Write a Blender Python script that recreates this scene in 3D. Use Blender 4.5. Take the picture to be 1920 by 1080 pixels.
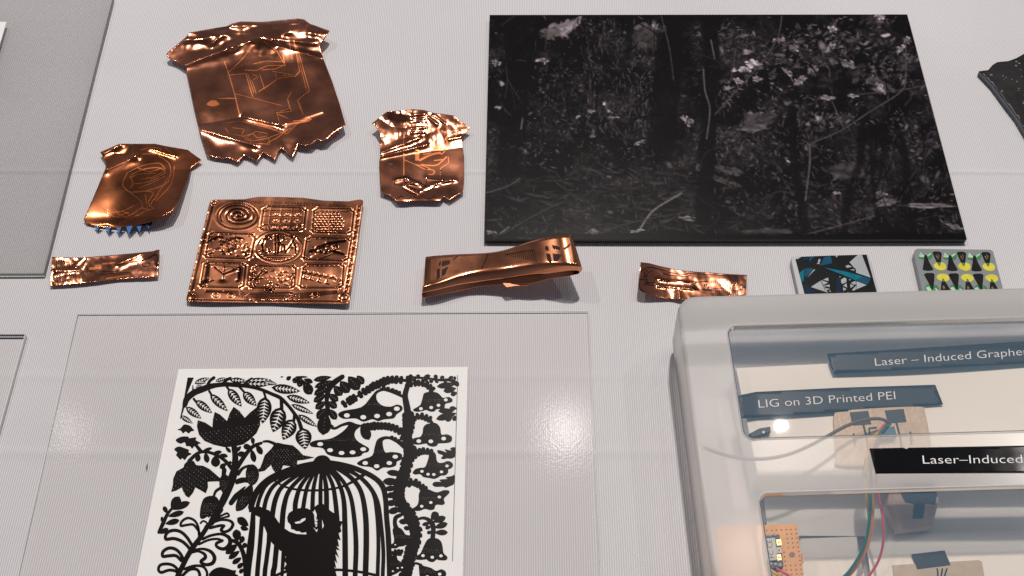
import bpy, bmesh, math, random
import numpy as np
from mathutils import Vector, noise
from mathutils.geometry import tessellate_polygon, delaunay_2d_cdt

random.seed(7)
np.random.seed(7)
scene = bpy.context.scene
col = scene.collection
for o in list(bpy.data.objects):
    bpy.data.objects.remove(o)

# ------------------------------------------------------------------ camera
CAM_H = 0.60                      # metres above the table
FPX = 2060.0                      # focal length in photo pixels (1920 wide)
PITCH = math.radians(57.95)       # downward
ST, CT = math.sin(PITCH), math.cos(PITCH)
cd = bpy.data.cameras.new('camera')
cam = bpy.data.objects.new('camera', cd)
col.objects.link(cam)
cam.location = (0, 0, CAM_H)
cam.rotation_euler = (math.pi / 2 - PITCH, 0, 0)
cd.sensor_width = 36
cd.lens = 36 * FPX / 1920
cd.clip_start = 0.01
cd.clip_end = 50
scene.camera = cam

# ------------------------------------------------------------------ world, lamps, exposure
w = bpy.data.worlds.new('World')
scene.world = w
w.use_nodes = True
bg = w.node_tree.nodes['Background']
# dim room: walls somewhat lighter than the ceiling, the same all the way round
wn, wl = w.node_tree.nodes, w.node_tree.links
wtc = wn.new('ShaderNodeTexCoord'); wsp = wn.new('ShaderNodeSeparateXYZ'); wl.new(wtc.outputs['Generated'], wsp.inputs[0])
wmr = wn.new('ShaderNodeMapRange'); wl.new(wsp.outputs['Z'], wmr.inputs[0])
wmr.inputs[1].default_value = 0.0; wmr.inputs[2].default_value = 0.9; wmr.inputs[3].default_value = 0.22; wmr.inputs[4].default_value = 0.062
wl.new(wmr.outputs[0], bg.inputs[1])
bg.inputs[0].default_value = (0.80, 0.86, 1.08, 1)

def lamp(x, y, z, watts, size=0.085, color=(1, 0.935, 0.885), target=(0, 0.45, 0)):
    ld = bpy.data.lights.new('ceiling_spot', 'AREA')
    ld.shape = 'DISK'
    ld.size = size
    ld.energy = watts
    ld.color = color
    o = bpy.data.objects.new('ceiling_spot', ld)
    col.objects.link(o)
    o.location = (x, y, z)
    d = Vector(target) - Vector((x, y, z))
    o.rotation_euler = d.to_track_quat('-Z', 'Y').to_euler()
    return o
lamp(-1.58, 1.65, 3.0, 17, 0.04)
lamp(0.19, 1.65, 3.0, 81, 0.14)
lamp(0.94, 1.64, 3.0, 3, 0.045)
lamp(0.77, 1.18, 3.0, 3, 0.07)
lamp(1.86, 1.50, 3.0, 9)

vs = scene.view_settings
vs.view_transform = 'Standard'
vs.look = 'None'
vs.exposure = 0.0
vs.gamma = 1.0
scene.cycles.max_bounces = 16
scene.cycles.transparent_max_bounces = 24
scene.cycles.transmission_bounces = 10

# ------------------------------------------------------------------ helpers
def P(px, py, z=0.0):
    """photo pixel -> the point of the horizontal plane at height z that it shows"""
    u, v = px - 960.0, py - 540.0
    k = (CAM_H - z) / (FPX * ST + v * CT)
    return Vector((u * k, (FPX * CT - v * ST) * k, z))

def ZF(ox, oy, s):
    """coordinates read in an enlarged crop -> photo pixels"""
    def f(pts):
        return [(ox + p[0] / s, oy + p[1] / s) for p in pts]
    return f

def tag(o, label=None, cat=None, group=None, kind=None):
    if label: o['label'] = label
    if cat: o['category'] = cat
    if group: o['group'] = group
    if kind: o['kind'] = kind
    return o

def link(name, me, mat=None, parent=None):
    o = bpy.data.objects.new(name, me)
    col.objects.link(o)
    if mat is not None: me.materials.append(mat)
    if parent is not None: o.parent = parent
    return o

def empty(name, loc=(0, 0, 0)):
    o = bpy.data.objects.new(name, None)
    col.objects.link(o)
    o.empty_display_size = 0.01
    return o

def catmull(pts, closed, n=5):
    m = len(pts)
    out = []
    rng = range(m if closed else m - 1)
    for i in rng:
        if closed:
            p0, p1, p2, p3 = pts[(i - 1) % m], pts[i], pts[(i + 1) % m], pts[(i + 2) % m]
        else:
            p0, p1, p2, p3 = pts[max(i - 1, 0)], pts[i], pts[i + 1], pts[min(i + 2, m - 1)]
        for k in range(n):
            t = k / n
            t2, t3 = t * t, t * t * t
            out.append(tuple(0.5 * (2 * b + (c - a) * t + (2 * a - 5 * b + 4 * c - d) * t2 + (-a + 3 * b - 3 * c + d) * t3)
                             for a, b, c, d in zip(p0, p1, p2, p3)))
    if not closed: out.append(tuple(pts[-1]))
    return out

class MB:
    """mesh collector"""
    def __init__(self): self.v = []; self.f = []
    def prism(self, pts, z0, z1):
        """vertical prism: its top outline is the pixel outline seen at height z1 (number or function)"""
        zt = z1 if callable(z1) else (lambda x, y: z1)
        top = [P(x, y, zt(x, y)) for x, y in pts]
        th = z0 if callable(z0) else None
        n = len(pts); b = len(self.v)
        # orientation
        a = sum(top[i].x * top[(i + 1) % n].y - top[(i + 1) % n].x * top[i].y for i in range(n))
        if a < 0:
            top.reverse(); pts = list(reversed(pts))
        self.v += [tuple(p) for p in top]
        for i, p in enumerate(top):
            zb = th(*pts[i]) if th else z0
            self.v.append((p.x, p.y, zb))
        tris = tessellate_polygon([[Vector((p.x, p.y, 0)) for p in top]])
        for t in tris:
            t = list(t)
            A, B, C = (top[i] for i in t)
            if (B.x - A.x) * (C.y - A.y) - (B.y - A.y) * (C.x - A.x) < 0: t.reverse()
            self.f.append([b + i for i in t])
        for i in range(n):
            j = (i + 1) % n
            self.f.append([b + i, b + n + i, b + n + j, b + j])
        return self
    def mesh(self, name):
        me = bpy.data.meshes.new(name)
        me.from_pydata(self.v, [], self.f)
        me.update()
        return me
    def build(self, name, mat, parent=None, smooth=False):
        me = self.mesh(name)
        if smooth: me.shade_smooth()
        return link(name, me, mat, parent)

def prism(name, pts, z0, z1, mat, parent=None, bevel=0):
    o = MB().prism(pts, z0, z1).build(name, mat, parent)
    if bevel:
        md = o.modifiers.new('bevel', 'BEVEL'); md.width = bevel; md.segments = 2; md.limit_method = 'ANGLE'
        md.angle_limit = math.radians(50)
    return o

def ribbon(pts, widths, round_ends=True):
    """outline of a stroke of varying width, in pixels"""
    n = len(pts)
    L, R = [], []
    for i in range(n):
        a = pts[max(i - 1, 0)]; b = pts[min(i + 1, n - 1)]
        dx, dy = b[0] - a[0], b[1] - a[1]
        l = math.hypot(dx, dy) or 1
        nx, ny = -dy / l, dx / l
        h = widths[i] / 2
        L.append((pts[i][0] + nx * h, pts[i][1] + ny * h))
        R.append((pts[i][0] - nx * h, pts[i][1] - ny * h))
    if round_ends:
        def cap(p, q, wd):
            dx, dy = p[0] - q[0], p[1] - q[1]; l = math.hypot(dx, dy) or 1
            return (p[0] + dx / l * wd * 0.45, p[1] + dy / l * wd * 0.45)
        return [cap(pts[0], pts[1], widths[0])] + L + [cap(pts[-1], pts[-2], widths[-1])] + R[::-1]
    return L + R[::-1]

def ribbon_strip(mb, pts, widths, z0, z1):
    """stroke as a chain of quads (robust for curls that overlap themselves), with side walls"""
    n = len(pts)
    zt = z1 if callable(z1) else (lambda x, y: z1)
    zb = z0 if callable(z0) else (lambda x, y: z0)
    b = len(mb.v)
    for i in range(n):
        a = pts[max(i - 1, 0)]; c = pts[min(i + 1, n - 1)]
        dx, dy = c[0] - a[0], c[1] - a[1]
        l = math.hypot(dx, dy) or 1
        nx, ny = -dy / l, dx / l
        h = widths[i] / 2
        for s in (1, -1):
            x, y = pts[i][0] + nx * h * s, pts[i][1] + ny * h * s
            p = P(x, y, zt(x, y))
            mb.v.append(tuple(p)); mb.v.append((p.x, p.y, zb(x, y)))
    for i in range(n - 1):
        p = b + 4 * i; q = p + 4
        mb.f.append([p, q, q + 2, p + 2])
        mb.f.append([p, p + 1, q + 1, q])
        mb.f.append([p + 2, q + 2, q + 3, p + 3])
    p = b; q = b + 4 * (n - 1)
    mb.f.append([p, p + 2, p + 3, p + 1]); mb.f.append([q, q + 1, q + 3, q + 2])
    # the pixel y axis runs against world y: flip so that tops face up
    for k in range(len(mb.f) - 3 * (n - 1) - 2, len(mb.f)):
        f = mb.f[k]
    return mb

def fix_normals(o):
    bm = bmesh.new(); bm.from_mesh(o.data)
    bmesh.ops.recalc_face_normals(bm, faces=bm.faces)
    bm.to_mesh(o.data); bm.free()
    return o

def lerp_w(ws, n):
    if not isinstance(ws, (list, tuple)): return [ws] * n
    m = len(ws)
    return [ws[min(int(t), m - 2)] + (ws[min(int(t), m - 2) + 1] - ws[min(int(t), m - 2)]) * (t - min(int(t), m - 2))
            for t in [i * (m - 1) / (n - 1) for i in range(n)]]

def inside(poly, x, y):
    r = False
    n = len(poly); j = n - 1
    for i in range(n):
        xi, yi = poly[i]; xj, yj = poly[j]
        if (yi > y) != (yj > y) and x < (xj - xi) * (y - yi) / (yj - yi) + xi: r = not r
        j = i
    return r

def resample(poly, step):
    out = []
    n = len(poly)
    for i in range(n):
        a = poly[i]; b = poly[(i + 1) % n]
        k = max(1, int(math.hypot(b[0] - a[0], b[1] - a[1]) / step))
        for j in range(k): out.append((a[0] + (b[0] - a[0]) * j / k, a[1] + (b[1] - a[1]) * j / k))
    return out

_fc = {}
def text_geo(s):
    """flat triangles of a line of text, x from 0, cap height 1"""
    if s in _fc: return _fc[s]
    cu = bpy.data.curves.new('t', 'FONT'); cu.body = s; cu.resolution_u = 3; cu.offset = -0.010
    ob = bpy.data.objects.new('t', cu); col.objects.link(ob)
    dg = bpy.context.evaluated_depsgraph_get()
    me = bpy.data.meshes.new_from_object(ob.evaluated_get(dg))
    bm = bmesh.new(); bm.from_mesh(me)
    bmesh.ops.triangulate(bm, faces=bm.faces)
    vv = [(v.co.x, v.co.y) for v in bm.verts]
    ff = [[v.index for v in f.verts] for f in bm.faces]
    bm.free()
    bpy.data.objects.remove(ob); bpy.data.meshes.remove(me); bpy.data.curves.remove(cu)
    x0 = min(v[0] for v in vv); x1 = max(v[0] for v in vv)
    vv = [((x - x0) / (x1 - x0), y / 0.70) for x, y in vv]
    _fc[s] = (vv, ff)
    return _fc[s]

def text(name, s, bl, br, capvec, z, mat, parent=None):
    """lettering whose baseline runs from pixel bl to br, capvec = pixel vector of the cap height"""
    vv, ff = text_geo(s)
    zt = z if callable(z) else (lambda x, y: z)
    vs_ = []
    for x, y in vv:
        px = bl[0] + (br[0] - bl[0]) * x + capvec[0] * y
        py = bl[1] + (br[1] - bl[1]) * x + capvec[1] * y
        vs_.append(tuple(P(px, py, zt(px, py))))
    me = bpy.data.meshes.new(name); me.from_pydata(vs_, [], ff); me.update()
    return link(name, me, mat, parent)

# ------------------------------------------------------------------ materials
def newmat(name):
    m = bpy.data.materials.new(name); m.use_nodes = True
    nt = m.node_tree
    return m, nt, nt.nodes, nt.links, nt.nodes['Principled BSDF']

def plain(name, c, rough=0.5, metal=0.0, spec=0.5, var=0.0, scale=60, bump=0.0, bscale=400, coat=0.0):
    m, nt, N, L, b = newmat(name)
    b.inputs['Base Color'].default_value = (*c, 1)
    b.inputs['Roughness'].default_value = rough
    b.inputs['Metallic'].default_value = metal
    b.inputs['Specular IOR Level'].default_value = spec
    if coat:
        b.inputs['Coat Weight'].default_value = coat; b.inputs['Coat Roughness'].default_value = 0.08
    tc = N.new('ShaderNodeTexCoord')
    if var:
        nz = N.new('ShaderNodeTexNoise'); nz.inputs['Scale'].default_value = scale; nz.inputs['Detail'].default_value = 5
        L.new(tc.outputs['Object'], nz.inputs['Vector'])
        mp = N.new('ShaderNodeMapRange'); mp.inputs[1].default_value = 0.3; mp.inputs[2].default_value = 0.7
        mp.inputs[3].default_value = 1 - var; mp.inputs[4].default_value = 1 + var
        L.new(nz.outputs['Fac'], mp.inputs[0])
        mx = N.new('ShaderNodeVectorMath'); mx.operation = 'SCALE'
        mx.inputs[0].default_value = c
        L.new(mp.outputs[0], mx.inputs['Scale']); L.new(mx.outputs[0], b.inputs['Base Color'])
    if bump:
        nb = N.new('ShaderNodeTexNoise'); nb.inputs['Scale'].default_value = bscale; nb.inputs['Detail'].default_value = 3
        L.new(tc.outputs['Object'], nb.inputs['Vector'])
        bp = N.new('ShaderNodeBump'); bp.inputs['Strength'].default_value = bump; bp.inputs['Distance'].default_value = 0.001
        L.new(nb.outputs['Fac'], bp.inputs['Height']); L.new(bp.outputs[0], b.inputs['Normal'])
    return m

def make_cloth():
    m, nt, N, L, b = newmat('ribbed_cloth')
    tc = N.new('ShaderNodeTexCoord')
    sp = N.new('ShaderNodeSeparateXYZ'); L.new(tc.outputs['Object'], sp.inputs[0])
    # slight waviness of the cords
    nz = N.new('ShaderNodeTexNoise'); nz.inputs['Scale'].default_value = 9; nz.inputs['Detail'].default_value = 2
    L.new(tc.outputs['Object'], nz.inputs['Vector'])
    ma = N.new('ShaderNodeMath'); ma.operation = 'MULTIPLY_ADD'
    L.new(nz.outputs['Fac'], ma.inputs[0]); ma.inputs[1].default_value = 0.0016; L.new(sp.outputs['X'], ma.inputs[2])
    mu = N.new('ShaderNodeMath'); mu.operation = 'MULTIPLY'; L.new(ma.outputs[0], mu.inputs[0]); mu.inputs[1].default_value = 2 * math.pi / 0.00132
    si = N.new('ShaderNodeMath'); si.operation = 'SINE'; L.new(mu.outputs[0], si.inputs[0])
    # colour: thread gaps between the cords a little darker, fine fibre noise
    mr = N.new('ShaderNodeMapRange'); L.new(si.outputs[0], mr.inputs[0])
    mr.inputs[1].default_value = -1; mr.inputs[2].default_value = 1; mr.inputs[3].default_value = 0.76; mr.inputs[4].default_value = 1.03
    n2 = N.new('ShaderNodeTexNoise'); n2.inputs['Scale'].default_value = 5; n2.inputs['Detail'].default_value = 6
    L.new(tc.outputs['Object'], n2.inputs['Vector'])
    m2 = N.new('ShaderNodeMapRange'); L.new(n2.outputs['Fac'], m2.inputs[0])
    m2.inputs[1].default_value = 0.3; m2.inputs[2].default_value = 0.7; m2.inputs[3].default_value = 0.94; m2.inputs[4].default_value = 1.04
    mm = N.new('ShaderNodeMath'); mm.operation = 'MULTIPLY'; L.new(mr.outputs[0], mm.inputs[0]); L.new(m2.outputs[0], mm.inputs[1])
    sc = N.new('ShaderNodeVectorMath'); sc.operation = 'SCALE'; sc.inputs[0].default_value = (0.695, 0.682, 0.70)
    L.new(mm.outputs[0], sc.inputs['Scale']); L.new(sc.outputs[0], b.inputs['Base Color'])
    bp = N.new('ShaderNodeBump'); bp.inputs['Strength'].default_value = 0.5; bp.inputs['Distance'].default_value = 0.0003
    L.new(si.outputs[0], bp.inputs['Height']); L.new(bp.outputs[0], b.inputs['Normal'])
    b.inputs['Roughness'].default_value = 0.75
    b.inputs['Specular IOR Level'].default_value = 0.25
    b.inputs['Sheen Weight'].default_value = 0.1
    return m

def make_copper(name, c=(0.70, 0.265, 0.15), rough=0.165, bump=0.05, bscale=30, var=0.24):
    m, nt, N, L, b = newmat(name)
    tc = N.new('ShaderNodeTexCoord')
    b.inputs['Metallic'].default_value = 1
    nz = N.new('ShaderNodeTexNoise'); nz.inputs['Scale'].default_value = 45; nz.inputs['Detail'].default_value = 6
    L.new(tc.outputs['Object'], nz.inputs['Vector'])
    cr = N.new('ShaderNodeMapRange'); L.new(nz.outputs['Fac'], cr.inputs[0])
    cr.inputs[1].default_value = 0.3; cr.inputs[2].default_value = 0.7; cr.inputs[3].default_value = 1 - var; cr.inputs[4].default_value = 1 + var
    sc = N.new('ShaderNodeVectorMath'); sc.operation = 'SCALE'; sc.inputs[0].default_value = c
    L.new(cr.outputs[0], sc.inputs['Scale']); L.new(sc.outputs[0], b.inputs['Base Color'])
    rr = N.new('ShaderNodeMapRange'); L.new(nz.outputs['Fac'], rr.inputs[0])
    rr.inputs[1].default_value = 0.3; rr.inputs[2].default_value = 0.7; rr.inputs[3].default_value = rough * 0.75; rr.inputs[4].default_value = rough * 1.3
    L.new(rr.outputs[0], b.inputs['Roughness'])
    if bump:
        nb = N.new('ShaderNodeTexNoise'); nb.inputs['Scale'].default_value = bscale; nb.inputs['Detail'].default_value = 2
        L.new(tc.outputs['Object'], nb.inputs['Vector'])
        bp = N.new('ShaderNodeBump'); bp.inputs['Strength'].default_value = bump; bp.inputs['Distance'].default_value = 0.002
        L.new(nb.outputs['Fac'], bp.inputs['Height']); L.new(bp.outputs[0], b.inputs['Normal'])
    return m

def make_clear(name, tint=(0.93, 0.93, 0.93), ior=1.49, rough=0.03, veil=0.0, veilcol=(0.7, 0.78, 0.88), bump=0.0, bscale=900, gloss=1.0):
    """thin clear sheet: straight-through transmission, a veil of scattered light, fresnel gloss"""
    m, nt, N, L, b = newmat(name)
    N.remove(b)
    out = N['Material Output']
    tr = N.new('ShaderNodeBsdfTransparent'); tr.inputs[0].default_value = (*tint, 1)
    df = N.new('ShaderNodeBsdfDiffuse'); df.inputs[0].default_value = (*veilcol, 1)
    mx = N.new('ShaderNodeMixShader'); mx.inputs[0].default_value = veil
    L.new(tr.outputs[0], mx.inputs[1]); L.new(df.outputs[0], mx.inputs[2])
    gl = N.new('ShaderNodeBsdfGlossy'); gl.inputs['Roughness'].default_value = rough; gl.inputs[0].default_value = (gloss, gloss, gloss, 1)
    fr = N.new('ShaderNodeFresnel'); fr.inputs[0].default_value = ior
    m2 = N.new('ShaderNodeMixShader'); L.new(fr.outputs[0], m2.inputs[0])
    L.new(mx.outputs[0], m2.inputs[1]); L.new(gl.outputs[0], m2.inputs[2])
    L.new(m2.outputs[0], out.inputs[0])
    if bump:
        tc = N.new('ShaderNodeTexCoord')
        nb = N.new('ShaderNodeTexNoise'); nb.inputs['Scale'].default_value = bscale; nb.inputs['Detail'].default_value = 2
        L.new(tc.outputs['Object'], nb.inputs['Vector'])
        bp = N.new('ShaderNodeBump'); bp.inputs['Strength'].default_value = bump; bp.inputs['Distance'].default_value = 0.0002
        L.new(nb.outputs['Fac'], bp.inputs['Height']); L.new(bp.outputs[0], gl.inputs['Normal'])
    return m

def make_frosted(name, solid=0.52, refl=0.64):
    """milky polypropylene: blurred transmission, diffuse transmission and reflection, soft gloss"""
    m, nt, N, L, b = newmat(name)
    N.remove(b)
    out = N['Material Output']
    rf = N.new('ShaderNodeBsdfRefraction'); rf.inputs['Roughness'].default_value = 0.30; rf.inputs['IOR'].default_value = 1.12
    rf.inputs[0].default_value = (0.99, 0.975, 0.95, 1)
    tr = N.new('ShaderNodeBsdfTransparent'); tr.inputs[0].default_value = (0.99, 0.975, 0.95, 1)
    m0 = N.new('ShaderNodeMixShader'); m0.inputs[0].default_value = 0.80
    L.new(rf.outputs[0], m0.inputs[1]); L.new(tr.outputs[0], m0.inputs[2])
    tl = N.new('ShaderNodeBsdfTranslucent'); tl.inputs[0].default_value = (0.98, 0.965, 0.95, 1)
    df = N.new('ShaderNodeBsdfDiffuse'); df.inputs[0].default_value = (0.92, 0.915, 0.91, 1)
    m1 = N.new('ShaderNodeMixShader'); m1.inputs[0].default_value = refl
    L.new(tl.outputs[0], m1.inputs[1]); L.new(df.outputs[0], m1.inputs[2])
    m2 = N.new('ShaderNodeMixShader'); m2.inputs[0].default_value = solid
    L.new(m0.outputs[0], m2.inputs[1]); L.new(m1.outputs[0], m2.inputs[2])
    gl = N.new('ShaderNodeBsdfGlossy'); gl.inputs['Roughness'].default_value = 0.16
    fr = N.new('ShaderNodeFresnel'); fr.inputs[0].default_value = 1.32
    m3 = N.new('ShaderNodeMixShader'); L.new(fr.outputs[0], m3.inputs[0])
    L.new(m2.outputs[0], m3.inputs[1]); L.new(gl.outputs[0], m3.inputs[2])
    L.new(m3.outputs[0], out.inputs[0])
    return m

M = {}
M['cloth'] = make_cloth()
M['copper'] = make_copper('copper_foil')
M['copper_small'] = make_copper('copper_foil_dull', c=(0.58, 0.19, 0.08), rough=0.18)
M['copper_bright'] = make_copper('copper_polished', c=(0.72, 0.28, 0.145), rough=0.15, bump=0.02, bscale=30, var=0.06)
M['trace'] = make_copper('etched_copper', c=(0.46, 0.145, 0.055), rough=0.36, bump=0)
M['trace_dark'] = plain('etched_dark', (0.016, 0.008, 0.006), 0.35, metal=0.3, spec=0.15)
M['black_board'] = plain('black_edge', (0.006, 0.006, 0.007), 0.35)
M['paper'] = plain('white_card', (0.81, 0.79, 0.765), 0.7, var=0.02, scale=30)
M['paper2'] = plain('white_sheet', (0.88, 0.86, 0.83), 0.75, var=0.02, scale=20)
M['ink'] = plain('black_papercut', (0.0055, 0.0042, 0.004), 0.30, spec=0.05)
M['speck'] = plain('pierced_speck', (0.40, 0.36, 0.34), 0.6)
M['label'] = plain('black_label', (0.006, 0.006, 0.007), 0.07, spec=0.3)
M['label_in'] = plain('dark_label', (0.010, 0.013, 0.018), 0.4, spec=0.3)
M['white_ink'] = plain('white_lettering', (0.85, 0.85, 0.85), 0.5)
M['blue'] = plain('blue_film', (0.02, 0.13, 0.42), 0.3)
M['frost'] = make_frosted('frosted_plastic')
M['frost_body'] = make_frosted('frosted_plastic_body', 0.80, 0.26)
M['pane'] = make_clear('clear_pane', (0.97, 0.905, 0.84), veil=0.115, veilcol=(0.38, 0.70, 1.0), rough=0.03, ior=1.33, gloss=0.45)
M['sheet'] = make_clear('clear_acrylic', (0.775, 0.77, 0.77), rough=0.02, veil=0.02)
M['film'] = make_clear('clear_film', (1.0, 0.997, 0.993), rough=0.08, veil=0.0, bump=0.12, bscale=800, gloss=0.05, ior=1.2)
M['edge_dark'] = plain('acrylic_edge_dark', (0.16, 0.15, 0.15), 0.3)
M['edge_green'] = plain('acrylic_edge_green', (0.30, 0.36, 0.27), 0.25)
M['edge_clear'] = plain('acrylic_edge_pale', (0.66, 0.65, 0.64), 0.5, spec=0.1)

# ------------------------------------------------------------------ the table cloth
def make_ground():
    xs = np.linspace(-1.3, 1.3, 105)
    ys = list(np.linspace(-0.5, 1.6, 240))
    creases = [(P(960, 321).y, 0.0011, 0.0017), (P(960, 848).y, 0.0008, 0.003), (P(960, 705).y, 0.0005, 0.003)]
    for cy, a, wd in creases:
        ys += list(np.linspace(cy - 4 * wd, cy + 4 * wd, 17))
    ys = sorted(ys)
    v, f = [], []
    for y in ys:
        for x in xs:
            z = -0.0009 + 0.00045 * noise.noise(Vector((x * 5, y * 9, 1.3)))
            for cy, a, wd in creases:
                yy = cy + 0.002 * noise.noise(Vector((x * 3, cy, 0)))
                z += a * (0.55 + 0.45 * noise.noise(Vector((x * 6, cy * 9, 4)))) * math.exp(-((y - yy) / wd) ** 2)
            v.append((x, y, min(z, 0.0004)))
    n = len(xs)
    for j in range(len(ys) - 1):
        for i in range(n - 1):
            f.append([j * n + i, j * n + i + 1, (j + 1) * n + i + 1, (j + 1) * n + i])
    me = bpy.data.meshes.new('tablecloth'); me.from_pydata(v, [], f); me.update(); me.shade_smooth()
    o = link('tablecloth', me, M['cloth'])
    tag(o, 'pale grey ribbed cloth covering the whole display table', 'tablecloth', kind='structure')
make_ground()

# ------------------------------------------------------------------ clear sheets on the left
def clear_sheet(name, pts, z0, z1, mat, edges, label, group=None):
    root = empty(name)
    tag(root, label, 'plastic sheet', group)
    top = [P(x, y, z1) for x, y in pts]
    me = bpy.data.meshes.new('face'); me.from_pydata([tuple(p) for p in top], [], [list(range(len(pts)))]); me.update()
    bm = bmesh.new(); bm.from_mesh(me); bmesh.ops.recalc_face_normals(bm, faces=bm.faces)
    for f in bm.faces:
        if f.normal.z < 0: f.normal_flip()
    bm.to_mesh(me); bm.free()
    link('face', me, mat, root)
    n = len(pts)
    for i, em in edges:
        a, b = top[i], top[(i + 1) % n]
        d = (b - a).normalized(); nn = Vector((-d.y, d.x, 0)) * 0.00045
        vv = []
        for p in (a, b):
            for s in (-0.5, 0.5):
                for z in (z0, z1 - 0.00005):
                    q = p + nn * s; vv.append((q.x, q.y, z))
        me = bpy.data.meshes.new('edge')
        me.from_pydata(vv, [], [[0, 1, 5, 4], [2, 6, 7, 3], [1, 3, 7, 5], [0, 2, 3, 1], [4, 5, 7, 6]])
        me.update()
        fix_normals(link('edge', me, em, root))
    return root

clear_sheet('acrylic_sheet', [(82, 512), (212, -5), (250, -160), (-500, -160), (-560, 514)], 0.0002, 0.003, M['sheet'],
            [(0, M['edge_dark']), (4, M['edge_green'])],
            'grey tinted clear sheet with green front edge at the upper left')
clear_sheet('acrylic_sheet', [(47, 627), (-45, 960), (-95, 1140), (-620, 1140), (-500, 627)], 0.0002, 0.0025, M['film'],
            [(0, M['edge_clear']), (4, M['edge_dark'])],
            'small clear sheet cut off by the lower left of the photo')
clear_sheet('acrylic_sheet', [(145, 588), (1103, 583), (1115, 840), (1133, 1230), (0, 1230)], 0.0001, 0.0006, M['film'],
            [(0, M['edge_clear']), (1, M['edge_clear']), (2, M['edge_clear']), (4, M['edge_clear'])],
            'large clear sheet lying under the birdcage card')
pc = prism('paper_card', [(-300, 36), (12, 41), (-40, 215), (-320, 215)], 0.0031, 0.0038, M['paper'])
tag(pc, 'white card corner on the grey tinted sheet at the upper left', 'card')

# ------------------------------------------------------------------ copper foils
def ridge(x, y, a, b, wd):
    dx, dy = b[0] - a[0], b[1] - a[1]
    t = max(0, min(1, ((x - a[0]) * dx + (y - a[1]) * dy) / (dx * dx + dy * dy)))
    d = math.hypot(x - a[0] - t * dx, y - a[1] - t * dy)
    return math.exp(-(d / wd) ** 1.25)

def fn(x, y, s, seed=0.0):
    return noise.noise(Vector((x / s, y / s, seed)))

def foil(name, outline, zf, mat, parent=None, step=3.0, thick=0.00015):
    ol = resample(outline, step)
    xs = [p[0] for p in ol]; ys = [p[1] for p in ol]
    pts = list(ol)
    x0, x1, y0, y1 = min(xs), max(xs), min(ys), max(ys)
    ring = np.array(ol)
    y = y0 + step / 2; r = 0
    while y < y1:
        x = x0 + (step / 2 if r % 2 else 0)
        while x < x1:
            if inside(ol, x, y) and np.min((ring[:, 0] - x) ** 2 + (ring[:, 1] - y) ** 2) > (0.55 * step) ** 2: pts.append((x, y))
            x += step
        y += step * 0.866; r += 1
    n = len(ol)
    res = delaunay_2d_cdt([Vector(p) for p in pts], [], [list(range(n))], 1, 1e-5)
    v = [tuple(P(p.x, p.y, zf(p.x, p.y))) for p in res[0]]
    me = bpy.data.meshes.new(name); me.from_pydata(v, [], [list(f) for f in res[2]]); me.update()
    bm = bmesh.new(); bm.from_mesh(me)
    for f in bm.faces:
        if f.normal.z < 0: f.normal_flip()
    bm.to_mesh(me); bm.free()
    me.shade_smooth()
    o = link(name, me, mat, parent)
    md = o.modifiers.new('thickness', 'SOLIDIFY'); md.thickness = thick; md.offset = -1
    return o

def trace(pts, wd, zf, mat, parent, name='trace', smooth=True, lift=0.00018):
    p = catmull(pts, False, 4) if smooth and len(pts) > 2 else pts
    q = []
    for a, b in zip(p[:-1], p[1:]):
        k = max(1, int(math.hypot(b[0] - a[0], b[1] - a[1]) / 4))
        q += [(a[0] + (b[0] - a[0]) * i / k, a[1] + (b[1] - a[1]) * i / k) for i in range(k)]
    q.append(p[-1])
    mb = MB()
    ribbon_strip(mb, q, [wd] * len(q), lambda x, y: zf(x, y) - 0.0001, lambda x, y: zf(x, y) + lift)
    return fix_normals(mb.build(name, mat, parent))

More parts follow.
